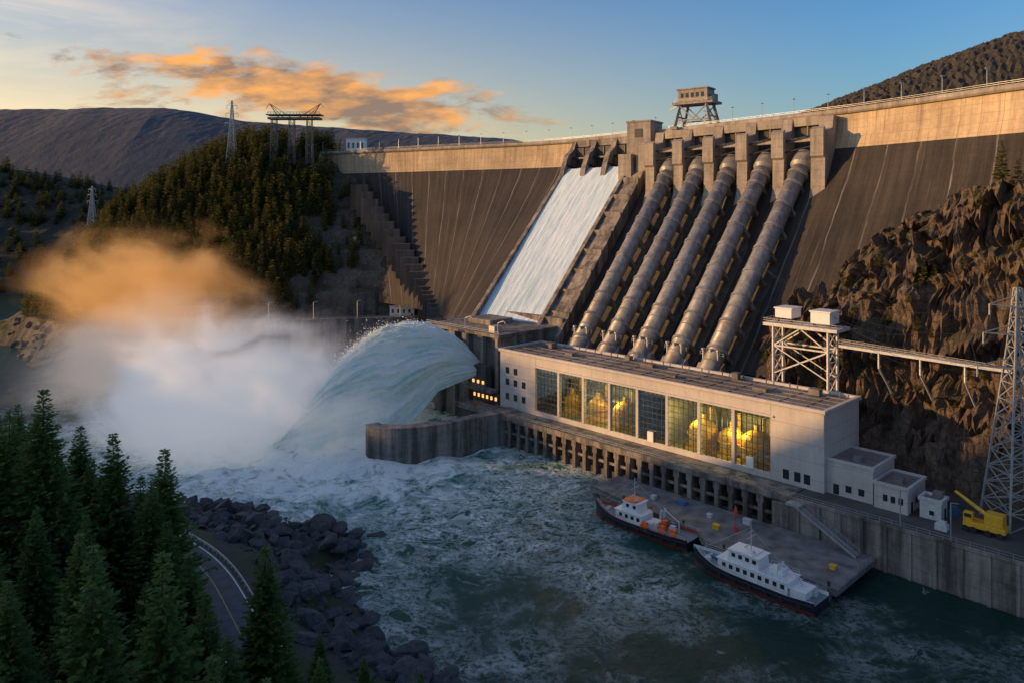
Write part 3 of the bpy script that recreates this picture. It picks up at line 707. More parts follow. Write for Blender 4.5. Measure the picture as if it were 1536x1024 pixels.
# ------------------------------------------------------------ boats
def boat(loc,rot,L,W,roofm,variant):
    e=empty('work_boat',loc,rot)
    n=28;rows=[]
    for i in range(n+1):
        x=-L/2+L*i/n;q=i/n
        w_=W/2*min(1,(1-max(0,(q-.62)/.38)**2.2))*(1-.12*max(0,(.15-q)/.15))
        sheer=1.7+1.5*max(0,(q-.55)/.45)**2+.3*max(0,(.2-q)/.2)
        rows.append([(x,-w_*0.75,-.8),(x,-w_*.92,.15),(x,-w_*.97,.6),(x,-w_,sheer),(x,-w_,sheer+.65),(x,-w_+.18,sheer+.65),(x,-w_+.18,sheer),(x,w_-.18,sheer),(x,w_-.18,sheer+.65),(x,w_,sheer+.65),(x,w_,sheer),(x,w_*.97,.6),(x,w_*.92,.15),(x,w_*.75,-.8)])
    m=MB()
    mats=[1,1,0,0,2,2,3,2,2,0,0,1,1]
    for i in range(n):
        for j in range(13): m.poly([rows[i][j],rows[i+1][j],rows[i+1][j+1],rows[i][j+1]],mats[j])
    m.poly(rows[0]);m.poly(rows[-1][::-1])
    m.build('hull',[M_hull,M_boot,M_white if variant else M_red,M_bdeck],e)
    m=MB()
    for i in range(n):
        for j,sg in((3,1),(10,1)):
            a=Vector(rows[i][j]);c=Vector(rows[i+1][j]);m.tube(a-Vector((0,0,.15)),c-Vector((0,0,.15)),.17,n=5)
    for k in range(7):
        x=-L*.4+k*L*.12
        for sy in(-1,1): m.tube((x,sy*(W/2+.05),1.2),(x,sy*(W/2+.35),1.2),.5,.5,10)
    m.build('rub_rail_and_tyres',M_rub,e)
    m=MB();w2=MB()
    z=1.7
    def cab(x0,x1,w_,z0,h,rake=0,mt=0,wins=True):
        m.hexa([(x0,-w_,z0),(x1,-w_,z0),(x1,w_,z0),(x0,w_,z0),(x0+rake*.3,-w_+.1,z0+h),(x1-rake,-w_+.1,z0+h),(x1-rake,w_-.1,z0+h),(x0+rake*.3,w_-.1,z0+h)],mt)
        m.box(x0-.25,x1-rake+.35,-w_-.2,w_+.2,z0+h+.005,z0+h+.18,mt)
        if wins:
            k=int((x1-x0)/1.7)
            for i in range(k):
                xx=x0+.6+i*(x1-x0-.9)/k
                for sy in(-1,1): w2.box(xx,xx+.85,min(sy*(w_-.1),sy*(w_+.03)),max(sy*(w_-.1),sy*(w_+.03)),z0+h*.45,z0+h*.8)
            for i in range(4):
                yy=-w_+.5+i*(2*w_-.8)/4
                w2.box(x1-rake*.55-.1,x1-rake*.45+.06,yy,yy+.8,z0+h*.45,z0+h*.8)
    if variant:
        cab(-L*.30,L*.24,W*.36,z,2.5);cab(-L*.08,L*.17,W*.30,z+2.7,2.3,.5);cab(-L*.42,-L*.31,W*.30,z,1.6,wins=False)
        topz=z+5.2;mx_=L*.02
        m.box(-L*.24,-L*.14,-1.1,1.1,z+2.7,z+3.9)
    else:
        cab(-L*.05,L*.22,W*.36,z,2.5);cab(0,L*.17,W*.29,z+2.7,2.2,.6)
        topz=z+5.1;mx_=L*.08
        m.box(-L*.16,-L*.07,-1.6,1.6,z,z+1.5)
    m.build('deckhouse',M_white,e,bevel=.05);w2.build('windows',M_win,e)
    m=MB();m.box(mx_-L*.06,mx_+L*.075,-W*.3,W*.3,topz,topz+.16,0)
    if not variant:
        for x,y,c in((-L*.22,-1.8,0),(-L*.27,1.2,0),(-L*.19,.8,1),(-L*.33,-.6,1),(-L*.38,1.5,0),(-L*.30,-2.2,2),(-L*.12,2.4,0)): m.box(x,x+1.7,y,y+1.2,1.7,3.0,c);m.box(x+.2,x+1.4,y+.1,y+1.0,3.01,3.5,c)
    else:
        for x,y,c in((-L*.45,-1.8,1),(L*.3,-.8,2),(L*.33,.8,0),(-L*.2,-2.9,2)): m.box(x,x+1.3,y,y+1,1.9,2.9,c)
    for x in(-L*.05,0.5): m.tube((x,-W*.36,z+2.9),(x,-W*.36+.3,z+2.9),.4,.4,10,m=0)
    m.build('deck_gear',[roofm,M_steelw,M_blue],e)
    m=MB();m.tube((mx_,0,topz),(mx_,0,topz+5.5),.16,.08,6);m.tube((mx_,-1.6,topz+3),(mx_,1.6,topz+3),.07,n=4);m.tube((mx_,-1,topz+4.2),(mx_,1,topz+4.2),.07,n=4);m.tube((mx_+1,-.9,topz+.8),(mx_+1,.9,topz+.8),.13,n=6);m.tube((mx_+1,0,topz),(mx_+1,0,topz+.8),.1,n=5)
    m.dome((mx_-1.2,1.1,topz+.4),.45,.5);m.tube((mx_,0,topz+5),(-L*.3,0,z+2.7),.03,n=3);m.tube((mx_,0,topz+5),(L*.45,0,3.3),.03,n=3)
    m.tube((-L*.2,-.8,z+2.7),(-L*.21,-.8,z+5),.35,.3,8);m.tube((-L*.2,.8,z+2.7),(-L*.21,.8,z+5),.35,.3,8)
    m.tube((-L*.36,0,1.7),(-L*.36,0,5),.2,n=6);m.tube((-L*.36,0,4.8),(-L*.22,0,6.8),.13,n=5)
    m.tube((L*.36,-.8,2.6),(L*.36,.8,2.6),.45,.45,10)
    for sy in(-1,1):
        pts=[(rows[i][3][0],sy*(abs(rows[i][3][1])-.1),rows[i][3][2]+.65) for i in range(14 if variant else 17,n,2)]
        rail(m,[Vector(p) for p in pts],.9,2,.045)
        rail(m,[Vector((-L*.48,sy*(W/2-.3),2.4)),Vector((-L*.1,sy*(W/2-.1),2.35))],.8,1.8,.045)
        if variant: rail(m,[Vector((-L*.30,sy*W*.36,z+2.7)),Vector((-L*.09,sy*W*.36,z+2.7))],.9,1.5,.045)
    m.build('mast_and_railings',M_steelw,e)
angb=math.atan2(U.y,U.x)
c=pt(32.5,-29.6,0);boat((c.x,c.y,0.1),angb+.03,29,7.2,M_orange,0)
c=pt(-.5,-35.3,0);boat((c.x,c.y,0.1),angb-.02,29.5,7.4,M_white,1)
# ------------------------------------------------------------ outlet works
ow=empty('outlet_works')
mb=MB()
mb.pbox(118.1,158,4,40,-3,33,0);mb.pbox(117.5,160,1,41,33.01,34.2,0)
for s_ in(119,127,135,143,151): mb.pbox(s_,s_+1.6,2,3.99,-3,33,0)
mb.pbox(118.1,132,-6,1.9,-3,8,1);mb.pbox(118.1,132,-7,1.9,8.01,9,0)
mb.pbox(118.2,134,-2,1.95,14,15,0);mb.pbox(120,131,1.96,3.9,9,14,1)
mb.pbox(122,131,-1,1.9,15,23,1)
mb.pbox(158,186,10,30,-3,19.5,0)
mb.pbox(136,150,14,26,34.21,36.2,0);mb.pbox(116,158,33,40,34.21,37,0)
mb.build('block',[M_concd,M_concdk],ow,bevel=.15)
mb=MB()
for k in range(6): mb.pbox(119.5+k*2.3,120.3+k*2.3,1.7,1.95,10.6,11.8,0)
for k in range(3): mb.pbox(123+k*2.6,123.9+k*2.6,-1.3,-1.01,16.5,17.6,0)
mb.build('lamps',M_lamp,ow)
mb=MB();rail(mb,[pt(117.6,1.2,34.2),pt(159.5,1.2,34.2),pt(159.5,40,34.2)],1.2,2.2,.06);rail(mb,[pt(118.2,-6.8,9),pt(132,-6.8,9)],1.1,2,.05);rail(mb,[pt(118.3,-1.9,15),pt(134,-1.9,15)],1.1,2,.05)
for s_,t_ in((120,3),(138,3)):
    p=pt(s_,t_,34.2);mb.tube(p,p+Vector((0,0,4)),.2,n=6);mb.tube(p+Vector((0,0,4)),p+Vector((0,0,5))-U*3,.16,n=5);mb.tube(p+Vector((0,0,5))-U*3,p+Vector((0,0,4))-U*4,.12,n=5)
mb.pbox(123,126,4,8,34.21,36.5)
mb.build('railings',M_steel,ow)
mb=MB()
C=catmull([(2,262),(-10,252.5),(-23.4,243.5),(-34,239.5),(-43.6,240.5),(-46.5,244)],6)
T=np.gradient(C,axis=0);T/=np.linalg.norm(T,axis=1)[:,None];Nn=np.stack([-T[:,1],T[:,0]],1)
for i in range(len(C)-1):
    a=C[i];c=C[i+1];a2=a-Nn[i]*4.5;c2=c-Nn[i+1]*4.5
    mb.hexa([(a[0],a[1],-3),(c[0],c[1],-3),(c2[0],c2[1],-3),(a2[0],a2[1],-3),(a[0],a[1],11),(c[0],c[1],11),(c2[0],c2[1],11),(a2[0],a2[1],11)])
mb.build('training_wall',M_concd)
mb=MB()
xs=np.linspace(-182,-30,30)
for i in range(29):
    a=Vector((xs[i],wally(xs[i]),0));c=Vector((xs[i+1],wally(xs[i+1]),0));n_=Vector((0,3.2,0))
    mb.hexa([a-Vector((0,0,3)),c-Vector((0,0,3)),c+n_-Vector((0,0,3)),a+n_-Vector((0,0,3)),a+Vector((0,0,21)),c+Vector((0,0,21)),c+n_+Vector((0,0,21)),a+n_+Vector((0,0,21))])
    if i%2==0: mb.hexa([a+Vector((0,-.8,-3)),a+Vector((1,-.8,-3)),a+Vector((1,0,-3)),a+Vector((0,0,-3)),a+Vector((0,-.3,20)),a+Vector((1,-.3,20)),a+Vector((1,0,20)),a+Vector((0,0,20))])
mb.build('retaining_wall',M_concd)
mb=MB();mb.poly([(-182,wally(-182)+3.1,20.1),(-10,wally(-10)+3.1,20.1),(-10,wally(-10)+14,20.1),(-182,wally(-182)+14,20.1)]);mb.build('service_road',M_asph)
mb=MB();rail(mb,[Vector((-182,wally(-182)+.5,21)),Vector((-35,wally(-35)+.5,21))],1.2,3,.07)
for x in range(-170,-40,22):
    p=Vector((x,wally(x)+2,21));mb.tube(p,p+Vector((0,0,9)),.18,n=5);mb.tube(p+Vector((0,0,9)),p+Vector((2,0,9.3)),.14,n=4)
mb.build('wall_railing_and_lamps',M_steel)
def hut(name,x,y,z,w_,d_,h):
    e=empty(name);m=MB();m.box(x,x+w_,y,y+d_,z,z+h);m.build('walls',M_white,e);m=MB();m.box(x-.4,x+w_+.4,y-.4,y+d_+.4,z+h+.01,z+h+.5);m.build('roof',M_steelw,e)
    m=MB()
    for k in range(int(w_/3)): m.box(x+1+k*3,x+2.2+k*3,y-.05,y+.1,z+h*.4,z+h*.75)
    m.box(x+w_-1.5,x+w_-.5,y-.06,y+.1,z,z+2.2);m.build('windows',M_win,e)
hut('site_office',-178,wally(-178)+6,20.1,22,7,8);hut('service_hut',-66,wally(-66)+6,20.1,13,6,6)
hut('service_hut',-92,447,58,6,4,4)
mb=MB()
P=[Vector((-92,455,92)),Vector((-66,428,62)),Vector((-45,395,38)),Vector((-34,368,26))]
for a,c in zip(P[:-1],P[1:]):
    for k in range(7):
        p=a.lerp(c,k/7);mb.box(p.x-3,p.x+7,p.y-3,p.y+5,p.z-14,p.z+1)
mb.build('abutment_steps',M_concdk)
e=empty('switchyard_portal');mb=MB()
for x in(-148,-137,-126):
    lattice(mb,(x,478,106),28,4,3,6,.16)
mb.box(-151,-119,474,482,134,135.2);mb.box(-152,-118,473.5,482.5,136.5,137)
for x,s_ in((-145,-1),(-125,1)):
    mb.tube((x,478,135),(x+s_*6,478,144),.4,.2,4);mb.tube((x-s_*8,478,135),(x+s_*6,478,144),.3,.2,4);mb.tube((x-s_*3,478,135),(x+s_*6,478,144),.25,.2,4);mb.tube((x+s_*6,478,144),(x+s_*8,478,141),.15,n=4)
rail(mb,[Vector((-151,474,137)),Vector((-119,474,137))],1.4,2,.12)
mb.build('steelwork',M_concd,e)
def pylon(x,y,z,h,w_=7,arm=8,r=.25,n=9,name='transmission_tower',mat=M_steel):
    m=MB();lattice(m,(x,y,z),h*.75,w_,w_*.28,n,r);lattice(m,(x,y,z+h*.75),h*.25,w_*.28,w_*.1,4,r)
    for k,f in enumerate((.66,.8,.92)):
        a=arm*(1-.15*k);zc=z+h*f
        for sg in(-1,1):
            m.tube((x,y-w_*.12,zc),(x+sg*a,y,zc+.6),r*.8,n=4);m.tube((x,y+w_*.12,zc),(x+sg*a,y,zc+.6),r*.8,n=4);m.tube((x,y,zc+h*.05),(x+sg*a,y,zc+.6),r*.7,n=4)
            m.tube((x+sg*a,y,zc+.6),(x+sg*a,y,zc-1.8),r*.9,n=5)
    return m.build(name,mat)
pylon(-175,480,104,42,6,4.5,.15)
pylon(-243*1.35,600,60,36,6,4,.2)
hut('crest_building',-108,500,114,12,8,10)
pylon(112,170,10,52,10.5,9,.2,n=10)
# ---- hoist gantry behind powerhouse
e=empty('hoist_platform');mb=MB()
def q(s_,t_,z): return pt(s_,t_,z)
for s_ in(9.5,25.5):
    for t_ in(24,30):
        mb.tube(q(s_,t_,10),q(s_,t_,46),.45,n=6)
    for k in range(4):
        z=28+k*4.4;mb.tube(q(s_,24,z),q(s_,30,z+4.4),.2,n=4);mb.tube(q(s_,30,z),q(s_,24,z+4.4),.2,n=4);mb.tube(q(s_,24,z),q(s_,30,z),.2,n=4)
for t_ in(24,30):
    mb.tube(q(9.5,t_,40),q(25.5,t_,40),.3,n=4);mb.tube(q(9.5,t_,40),q(17.5,t_,45.5),.25,n=4);mb.tube(q(25.5,t_,40),q(17.5,t_,45.5),.25,n=4);mb.tube(q(9.5,t_,32),q(25.5,t_,40),.2,n=4);mb.tube(q(25.5,t_,32),q(9.5,t_,40),.2,n=4)
mb.pbox(6.5,28,22.5,31.5,45.6,46.5)
mb.build('frame',M_steelw,e)
mb=MB();rail(mb,[q(6.6,22.6,46.5),q(28,22.6,46.5),q(28,31.4,46.5)],1.2,1.8,.07)
for p0,p1 in((q(6.6,24,42.5),q(-30,24,41)),):
    rail(mb,[p0,p1],1.2,2,.07);rail(mb,[p0+V*2,p1+V*2],1.2,2,.07)
mb.build('railings',M_steel,e)
mb=MB();mb.pbox(9,14.5,24,30,47.4,50.6,0);mb.pbox(20,25,24,30,48,50.6,0);mb.pbox(8.7,14.8,23.7,30.3,50.61,51,0);mb.pbox(19.7,25.3,23.7,30.3,50.61,51,0)
for s_ in(9.5,13.8,20.5,24.5): mb.pbox(s_,s_+.5,25,26,46.5,48,1)
mb.build('winch_houses',[M_white,M_dark],e,bevel=.08)
mb=MB();p0=q(6.6,25,41.8);p1=q(-34,25,41);mb.hexa([p0-V*1.1,p1-V*1.1,p1+V*1.1,p0+V*1.1]+[x+Vector((0,0,.7)) for x in (p0-V*1.1,p1-V*1.1,p1+V*1.1,p0+V*1.1)])
for k in range(1,4): p=p0.lerp(p1,k/4);mb.tube(p-Vector((0,0,4)),p,.3,n=6);mb.tube(p-Vector((0,0,4)),p+V*9-Vector((0,0,12)),.25,n=6)
mb.build('catwalk',M_steelw,e)
mb=MB()
for z,x in((45,103),(52,104),(58,105.5)):
    for tgt in(q(10,27,50),q(36,40,60),q(-10,60,85)):
        a=Vector((x,170,z));prev=a
        for k in range(1,13):
            f=k/12;p=a.lerp(tgt,f)-Vector((0,0,6*4*f*(1-f)));mb.tube(prev,p,.05,n=3,cap=False);prev=p
mb.build('power_cables',M_dark)
e=empty('mobile_crane');mb=MB();mb.pbox(-38,-30,1,4.5,11,12.2,0);mb.pbox(-37.5,-34,1.2,4.3,12.21,14.6,0);mb.pbox(-31.8,-30,1.2,2.8,12.21,14,0)
mb.tube(pt(-34,2.8,14),pt(-28,2.8,17.5),.5,.35,6,m=0);mb.build('body_and_boom',M_yellow,e,bevel=.1)
mb=MB()
for s_ in(-37,-34.8,-32,-30.5):
    for t_ in(.9,4.3): mb.tube(pt(s_,t_-.1,10.65),pt(s_,t_+.4,10.65),.65,n=12)
mb.pbox(-31.6,-30.2,1.15,1.19,13,13.8);mb.build('wheels_and_glass',M_rub,e)
mb=MB()
for s_,t_,m_ in((-43,6,0),(-46,2,1),(-27,8,1),(-28,-3,0),(-50,-4,0)):
    mb.pbox(s_,s_+2.4,t_,t_+1.8,10.01,11.3,m_);mb.pbox(s_+.3,s_+2.0,t_+.2,t_+1.4,11.31,11.9,m_)
mb.build('yard_equipment',[M_steelw,M_blue])
mb=MB()
for s_ in(-20,-30,-45): 
    p=pt(s_,-7,10);mb.tube(p,p+Vector((0,0,8)),.14,n=5);mb.tube(p+Vector((0,0,8)),p+Vector((0,0,8.2))-U*1.6,.1,n=4)
mb.build('yard_lamp_posts',M_steel)
# ------------------------------------------------------------ jet
M_jet,nt,b,tc=newmat('jet_water',(.8,.85,.85),.7)
uvv=tc.outputs['UV'];ob3=tc.outputs['Object']
n=nt.noise(uvv,1,9,.66,stretch=(.9,12,1),dist=.2);n2=nt.noise(uvv,1,6,.6,stretch=(1.0,4,1),dist=.3);n4=nt.noise(ob3,.6,8,.7)
f=nt.math('ADD',nt.math('MULTIPLY',n,.5),nt.math('ADD',nt.math('MULTIPLY',n2,.35),nt.math('MULTIPLY',n4,.15)))
nt.set(b.inputs['Base Color'],nt.mix(nt.ramp(f,.40,.52),(.26,.62,.57),(.96,.99,.98)));bump(nt,b,f,.9,2.0)
tr=nt.add('ShaderNodeBsdfTranslucent');tr.inputs[0].default_value=(.85,.97,.96,1)
mx=nt.add('ShaderNodeMixShader');mx.inputs[0].default_value=.3;nt.l.new(b.outputs[0],mx.inputs[1]);nt.l.new(tr.outputs[0],mx.inputs[2]);nt.l.new(mx.outputs[0],nt.n['Material Output'].inputs[0])
nu,nv=340,280
a_,b2=np.meshgrid(np.linspace(0,1,nu),np.linspace(0,1,nv))
xc=-14-62*a_**.95
yc=285-8*a_
zc=np.interp(a_,[0,.06,.14,.24,.35,.5,.62,.75,.88,1],[23,28.5,32,34.5,35.8,35,31.5,25,14,-2])
zb=np.interp(a_,[0,.2,.42,1],[20,15,-2,-3])
wd=np.interp(a_,[0,.08,.2,.4,.7,1],[4,8,13,19,22,21])
th=b2*math.pi
cs=np.cos(th);sn=np.sin(th)
flow=fbm(a_*2.0,b2*12,0,4)*5.5+fbm(a_*3.5,b2*50,2,4)*2.2+fbm(a_*14,b2*40,7,4)*1.3+ridged(a_*8,b2*10,2,5)*2.6*a_**2
rad=1+flow/22*(np.clip(a_*4,.2,1))
Yj=yc-wd*cs*rad*(1+.15*a_)
Zj=zb+(zc-zb)*np.abs(sn)**.7*rad
Xj=xc-10*(1-sn)*a_+flow*.9+ (1-sn)*6*(1-a_)
grid('outlet_water_jet',Xj,Yj,Zj,M_jet,uv=(a_*3,b2*3))
M_drop=simple('spray_droplets',(.9,.94,.95),.6,var=.05,bs=0)
nd=26000
ii=rng.integers(0,nv,nd);jj=(nu-1)*np.clip(rng.beta(2.2,1.3,nd),0,1);jj=jj.astype(int)
cx0=Xj[ii,jj];cy0=Yj[ii,jj];cz0=Zj[ii,jj];am_=jj/nu
off=rng.gamma(1.1,.8,nd)*(.25+1.7*am_**2)
dirx=-.5+rng.normal(0,.7,nd);diry=cs[ii,jj]*-1+rng.normal(0,.5,nd);dirz=sn[ii,jj]*.9+rng.normal(0,.4,nd)
V_=[];F_=[]
for k in range(nd):
    x=cx0[k]+dirx[k]*off[k];y=cy0[k]+diry[k]*off[k];z=cz0[k]+dirz[k]*off[k]
    if z<0:z=rng.random()*2
    s_=.06+.16*rng.random()**2
    r3=rng.normal(size=(4,3))*s_
    b0=len(V_);V_+=[(x+r3[q][0],y+r3[q][1],z+r3[q][2]) for q in range(4)];F_+=[(b0,b0+1,b0+2),(b0,b0+2,b0+3),(b0,b0+3,b0+1),(b0+1,b0+3,b0+2)]
me=bpy.data.meshes.new('spray_droplets');me.from_pydata(V_,[],F_);me.materials.append(M_drop)
o=bpy.data.objects.new('spray_droplets',me);COL.objects.link(o)
# ------------------------------------------------------------ mist volumes
def mist(name,c,r,dens,col,seed,nscale=1.8,ani=.2,em=(0,0,0),es=0,na=1.5):
    bpy.ops.mesh.primitive_ico_sphere_add(subdivisions=3,radius=1,location=c);o=bpy.context.object;o.name=name;o.scale=r
    m=bpy.data.materials.new(name+'_mat');m.use_nodes=True;nt=NT(m);nt.n.clear();out=nt.add('ShaderNodeOutputMaterial')
    tc=nt.add('ShaderNodeTexCoord');ob_=tc.outputs['Object']
    ln=nt.add('ShaderNodeVectorMath',operation='LENGTH');nt.set(ln.inputs[0],ob_)
    ad=nt.add('ShaderNodeVectorMath',operation='ADD');nt.set(ad.inputs[0],ob_);ad.inputs[1].default_value=(seed,seed*2,0)
    n=nt.noise(ad.outputs[0],nscale,5,.6,dist=.6)
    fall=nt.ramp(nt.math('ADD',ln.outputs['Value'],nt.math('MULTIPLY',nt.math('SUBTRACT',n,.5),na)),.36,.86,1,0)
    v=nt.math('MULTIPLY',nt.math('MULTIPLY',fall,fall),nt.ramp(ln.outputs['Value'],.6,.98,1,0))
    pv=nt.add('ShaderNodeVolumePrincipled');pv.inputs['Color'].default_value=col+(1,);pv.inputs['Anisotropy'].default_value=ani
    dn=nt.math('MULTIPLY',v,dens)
    nt.set(pv.inputs['Density'],dn);nt.set(pv.inputs['Emission Strength'],nt.math('MULTIPLY',dn,es));pv.inputs['Emission Color'].default_value=em+(1,)  # emission stands in for light scattered inside the mist
    nt.l.new(pv.outputs[0],out.inputs['Volume'])
    o.data.materials.append(m);return o
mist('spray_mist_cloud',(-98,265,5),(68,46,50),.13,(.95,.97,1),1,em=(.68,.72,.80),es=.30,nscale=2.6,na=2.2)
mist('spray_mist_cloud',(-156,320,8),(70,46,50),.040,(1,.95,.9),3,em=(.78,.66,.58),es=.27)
mist('sun_tinted_spray_cloud',(-176,370,36),(72,32,44),.07,(1,.74,.42),5,em=(1,.44,.11),es=.28,nscale=2.2,na=2.2)  # low sunlight put into the orange tint and emission
# ------------------------------------------------------------ conifers
def conifer_mesh(name,h,Rr,whorls,brs,tufts,seed,mats,sz=1.0,bare=.08):
    r=np.random.default_rng(seed);V_=[];F=[];Mi=[]
    segs=8
    for k in range(segs+1):
        f=k/segs;rr=h*.016*(1-f)+.03;ox=.12*math.sin(f*5+seed)
        for j in range(6):
            t=math.pi*2*j/6;V_.append((ox+rr*math.cos(t),rr*math.sin(t),h*f))
    for k in range(segs):
        for j in range(6): q_=(j+1)%6;F.append((k*6+j,k*6+q_,k*6+6+q_,k*6+6+j));Mi.append(0)
    for w_ in range(whorls):
        f=bare+(1-bare)*((w_+r.random()*.6)/whorls)
        env=Rr*((1-f)**.8)*(.75+.35*r.random())*(1 if f>.2 else .65+1.7*f)
        nb=max(3,int(brs*(.6+.6*(1-f))))
        a0=r.random()*6.28
        for j in range(nb):
            an=a0+6.283*j/nb+r.normal()*.25;L_=max(.25,env*(.65+.5*r.random()))
            rise=.35*f-.25+r.normal()*.08
            nt_=max(2,int(tufts*L_/Rr)+1)
            base=np.array([0,0,h*f]);dr=np.array([math.cos(an),math.sin(an),0])
            for t in range(nt_):
                q_=(t+.7)/nt_;p=base+dr*L_*q_+np.array([0,0,L_*(rise*q_+.22*q_*q_-.10)])
                for z in range(2 if nt_>3 else 1):
                    d=dr*(.8+.4*r.random())+np.array([r.normal()*.55,r.normal()*.55,r.normal()*.22+.05]);d/=np.linalg.norm(d)
                    l=sz*(.75+.6*r.random())*(1.15-.5*q_)*(.6+.5*(1-f));s=np.cross(d,[r.normal()*.5,r.normal()*.5,1]);s/=np.linalg.norm(s)+1e-6
                    wv_=l*.27;b0=len(V_)
                    pm=p+d*l*.45-np.array([0,0,.04*l])
                    V_+= [tuple(p-d*l*.2),tuple(pm-s*wv_),tuple(p+d*l),tuple(pm+s*wv_)]
                    F.append((b0,b0+1,b0+2,b0+3));Mi.append(1)
    me=bpy.data.meshes.new(name);me.from_pydata(V_,[],F)
    for m in mats: me.materials.append(m)
    me.polygons.foreach_set('material_index',Mi);me.update();return me
near=[conifer_mesh('pine_near_%d'%i,25,6.4+.5*i,68,12,17,10+i,[M_bark,M_fol],sz=1.05) for i in range(3)]
farm=[conifer_mesh('pine_far_%d'%i,12,2.3,18,7,3,30+i,[M_bark,M_folh],sz=1.7,bare=.04) for i in range(4)]
def place(me,name,x,y,z,h,h0,parent=None,wide=1.0):
    o=bpy.data.objects.new(name,me);s_=h/h0;o.location=(x,y,z);o.scale=(s_*wide,s_*wide,s_);o.rotation_euler=(0,0,random.random()*6.28);COL.objects.link(o)
    if parent:o.parent=parent
    return o
FT=[(-58,95,57.5),(-53,102,50),(-47.5,105,47),(-66,98,52),(-63,94,54.5),(-72,110,51),(-63,112,48),(-36,66,51),(-34.5,76,46),(-45,80,46),(-54,78,50),(-50,90,44),(-33,103,34.5),(-40,95,37),(-60,85,49),(-44,62,50),(-28,72,38),(-31,84,33),(-76,92,52),(-82,120,48),
 (-58,120,38),(-53,112,38),(-20,104,19),(-12,101,19),(-23,92,26),(-27,108,20),(-72,128,40),(-90,140,44),(-38,58,43),(-46,70,46),(-62,72,56),(-41,86,38),(-36,90,35),(-52,84,47),(-57,104,46),(-44,98,40),(-25,78,32),(-33,64,38),(-48,74,42),(-80,136,36),(-47,100,44),(-66,106,50)]
for i,(x,y,tz) in enumerate(FT):
    bz_=float(bankz(np.array([x]),np.array([y]))[0])-.5;h=max(6,tz-bz_)
    h=min(h,34);place(near[i%3],'pine_tree',x,y,tz-h,h,25,wide=1.0 if h<28 else .85)
forest=empty('conifer_forest')
cnt=0
xs=rng.uniform(-300,-85,14000);ys=rng.uniform(395,600,14000);zs=hillz(xs,ys)
for x,y,z in zip(xs,ys,zs):
    if z<14 or y<wally(x)+16 and x>-185: continue
    lim=-.262
    edge=x/y-lim+.03*math.sin(z*.2+x*.1)
    pr=1 if edge<0 else .12
    if y>520: pr*=.3
    if z<34: pr*=.55
    if x>-112: pr*=.3 if z>90 else 1
    if random.random()>pr: continue
    h=random.choice([7,9,11,14,17])*random.uniform(.85,1.15);place(farm[cnt%4],'conifer',x,y,z-.4,h,12,forest,wide=random.uniform(.75,1.1));cnt+=1
    if cnt>4200:break
f2=empty('distant_conifer_forest')
X2,Y2,Z2=far2
for k in range(1800):
    i=random.randrange(0,int(X2.shape[0]*.62));j=random.randrange(X2.shape[1]);x=X2[i,j]
    if x<-900: continue
    if Z2[i,j]<2: continue
    place(farm[k%4],'conifer',x+random.uniform(-3,3),Y2[i,j]+random.uniform(-3,3),Z2[i,j]-1,random.uniform(9,17),12,f2,wide=1.4)
for s_,t_,h in((16,48,9),(15,50,7),(0,46,10),(-8,42,9),(-26,52,13),(-30,55,14),(-34,50,11),(-20,50,8),(9,40,6),(-38,40,8),(22,44,6),(4,50,8),(-14,44,7),(-28,53,12),(-32,52,10)):
    x,y,z=cliffz(s_,t_);place(farm[int(h)%4],'pine_tree',x,y,z-.6,h*.8,12)
sh=empty('cliff_shrubs')
for k in range(130):
    s_=random.uniform(-45,35);t_=random.uniform(30,52);x,y,z=cliffz(s_,t_)
    if z<25: continue
    place(farm[k%4],'shrub',x,y,z-.5,random.uniform(1.6,4),12,sh,wide=1.8)
def boulder(seed):
    import bmesh
    bm=bmesh.new();bmesh.ops.create_icosphere(bm,subdivisions=3,radius=1)
    r=np.random.default_rng(seed);P_=np.array([v.co[:] for v in bm.verts])
    for k in range(14):
        n=r.normal(size=3);n/=np.linalg.norm(n);d=.42+.33*r.random();s_=P_@n;ov=np.clip(s_-d,0,None);P_=P_-ov[:,None]*n*.99
    P_+= (fbm(P_[:,0]*3+seed,P_[:,1]*3,P_[:,2]*3,3)*.10)[:,None]*P_
    P_[:,2]*=.8;P_*=1.25
    for v,p in zip(bm.verts,P_): v.co=p
    me=bpy.data.meshes.new('boulder_%d'%seed);bm.to_mesh(me);bm.free();me.materials.append(M_rockd);return me
BM=[boulder(k) for k in range(8)]
bo=empty('shoreline_boulders');cnt=0
while cnt<1300:
    x=random.uniform(-130,5);y=random.uniform(100,215)
    z=float(bankz(np.array([x]),np.array([y]))[0])
    d=min(np.hypot(RC[:,0]-x,RC[:,1]-y))
    if z<-1.6 or z>9 or d<6: continue
    s_=random.choice([.4,.5,.6,.8,1.0,1.3,2.0,2.6])*random.uniform(.7,1.2)
    o=bpy.data.objects.new('boulder',BM[cnt%8]);o.location=(x,y,z+.15*s_);o.scale=(s_,s_*random.uniform(.6,1.3),s_*random.uniform(.6,1.1));o.rotation_euler=(random.uniform(-.6,.6),random.uniform(-.6,.6),random.random()*6.3);COL.objects.link(o);o.parent=bo;cnt+=1
bo2=empty('shoreline_boulders')
for k in range(350):
    x=random.uniform(-300,-185);y=random.uniform(330,470);z=float(hillz(np.array([x]),np.array([y]))[0])
    if z<-1 or z>14: continue
    s_=random.uniform(1,3);o=bpy.data.objects.new('boulder',BM[k%8]);o.location=(x,y,z);o.scale=(s_,s_,s_);o.rotation_euler=(0,0,random.random()*6.3);COL.objects.link(o);o.parent=bo2
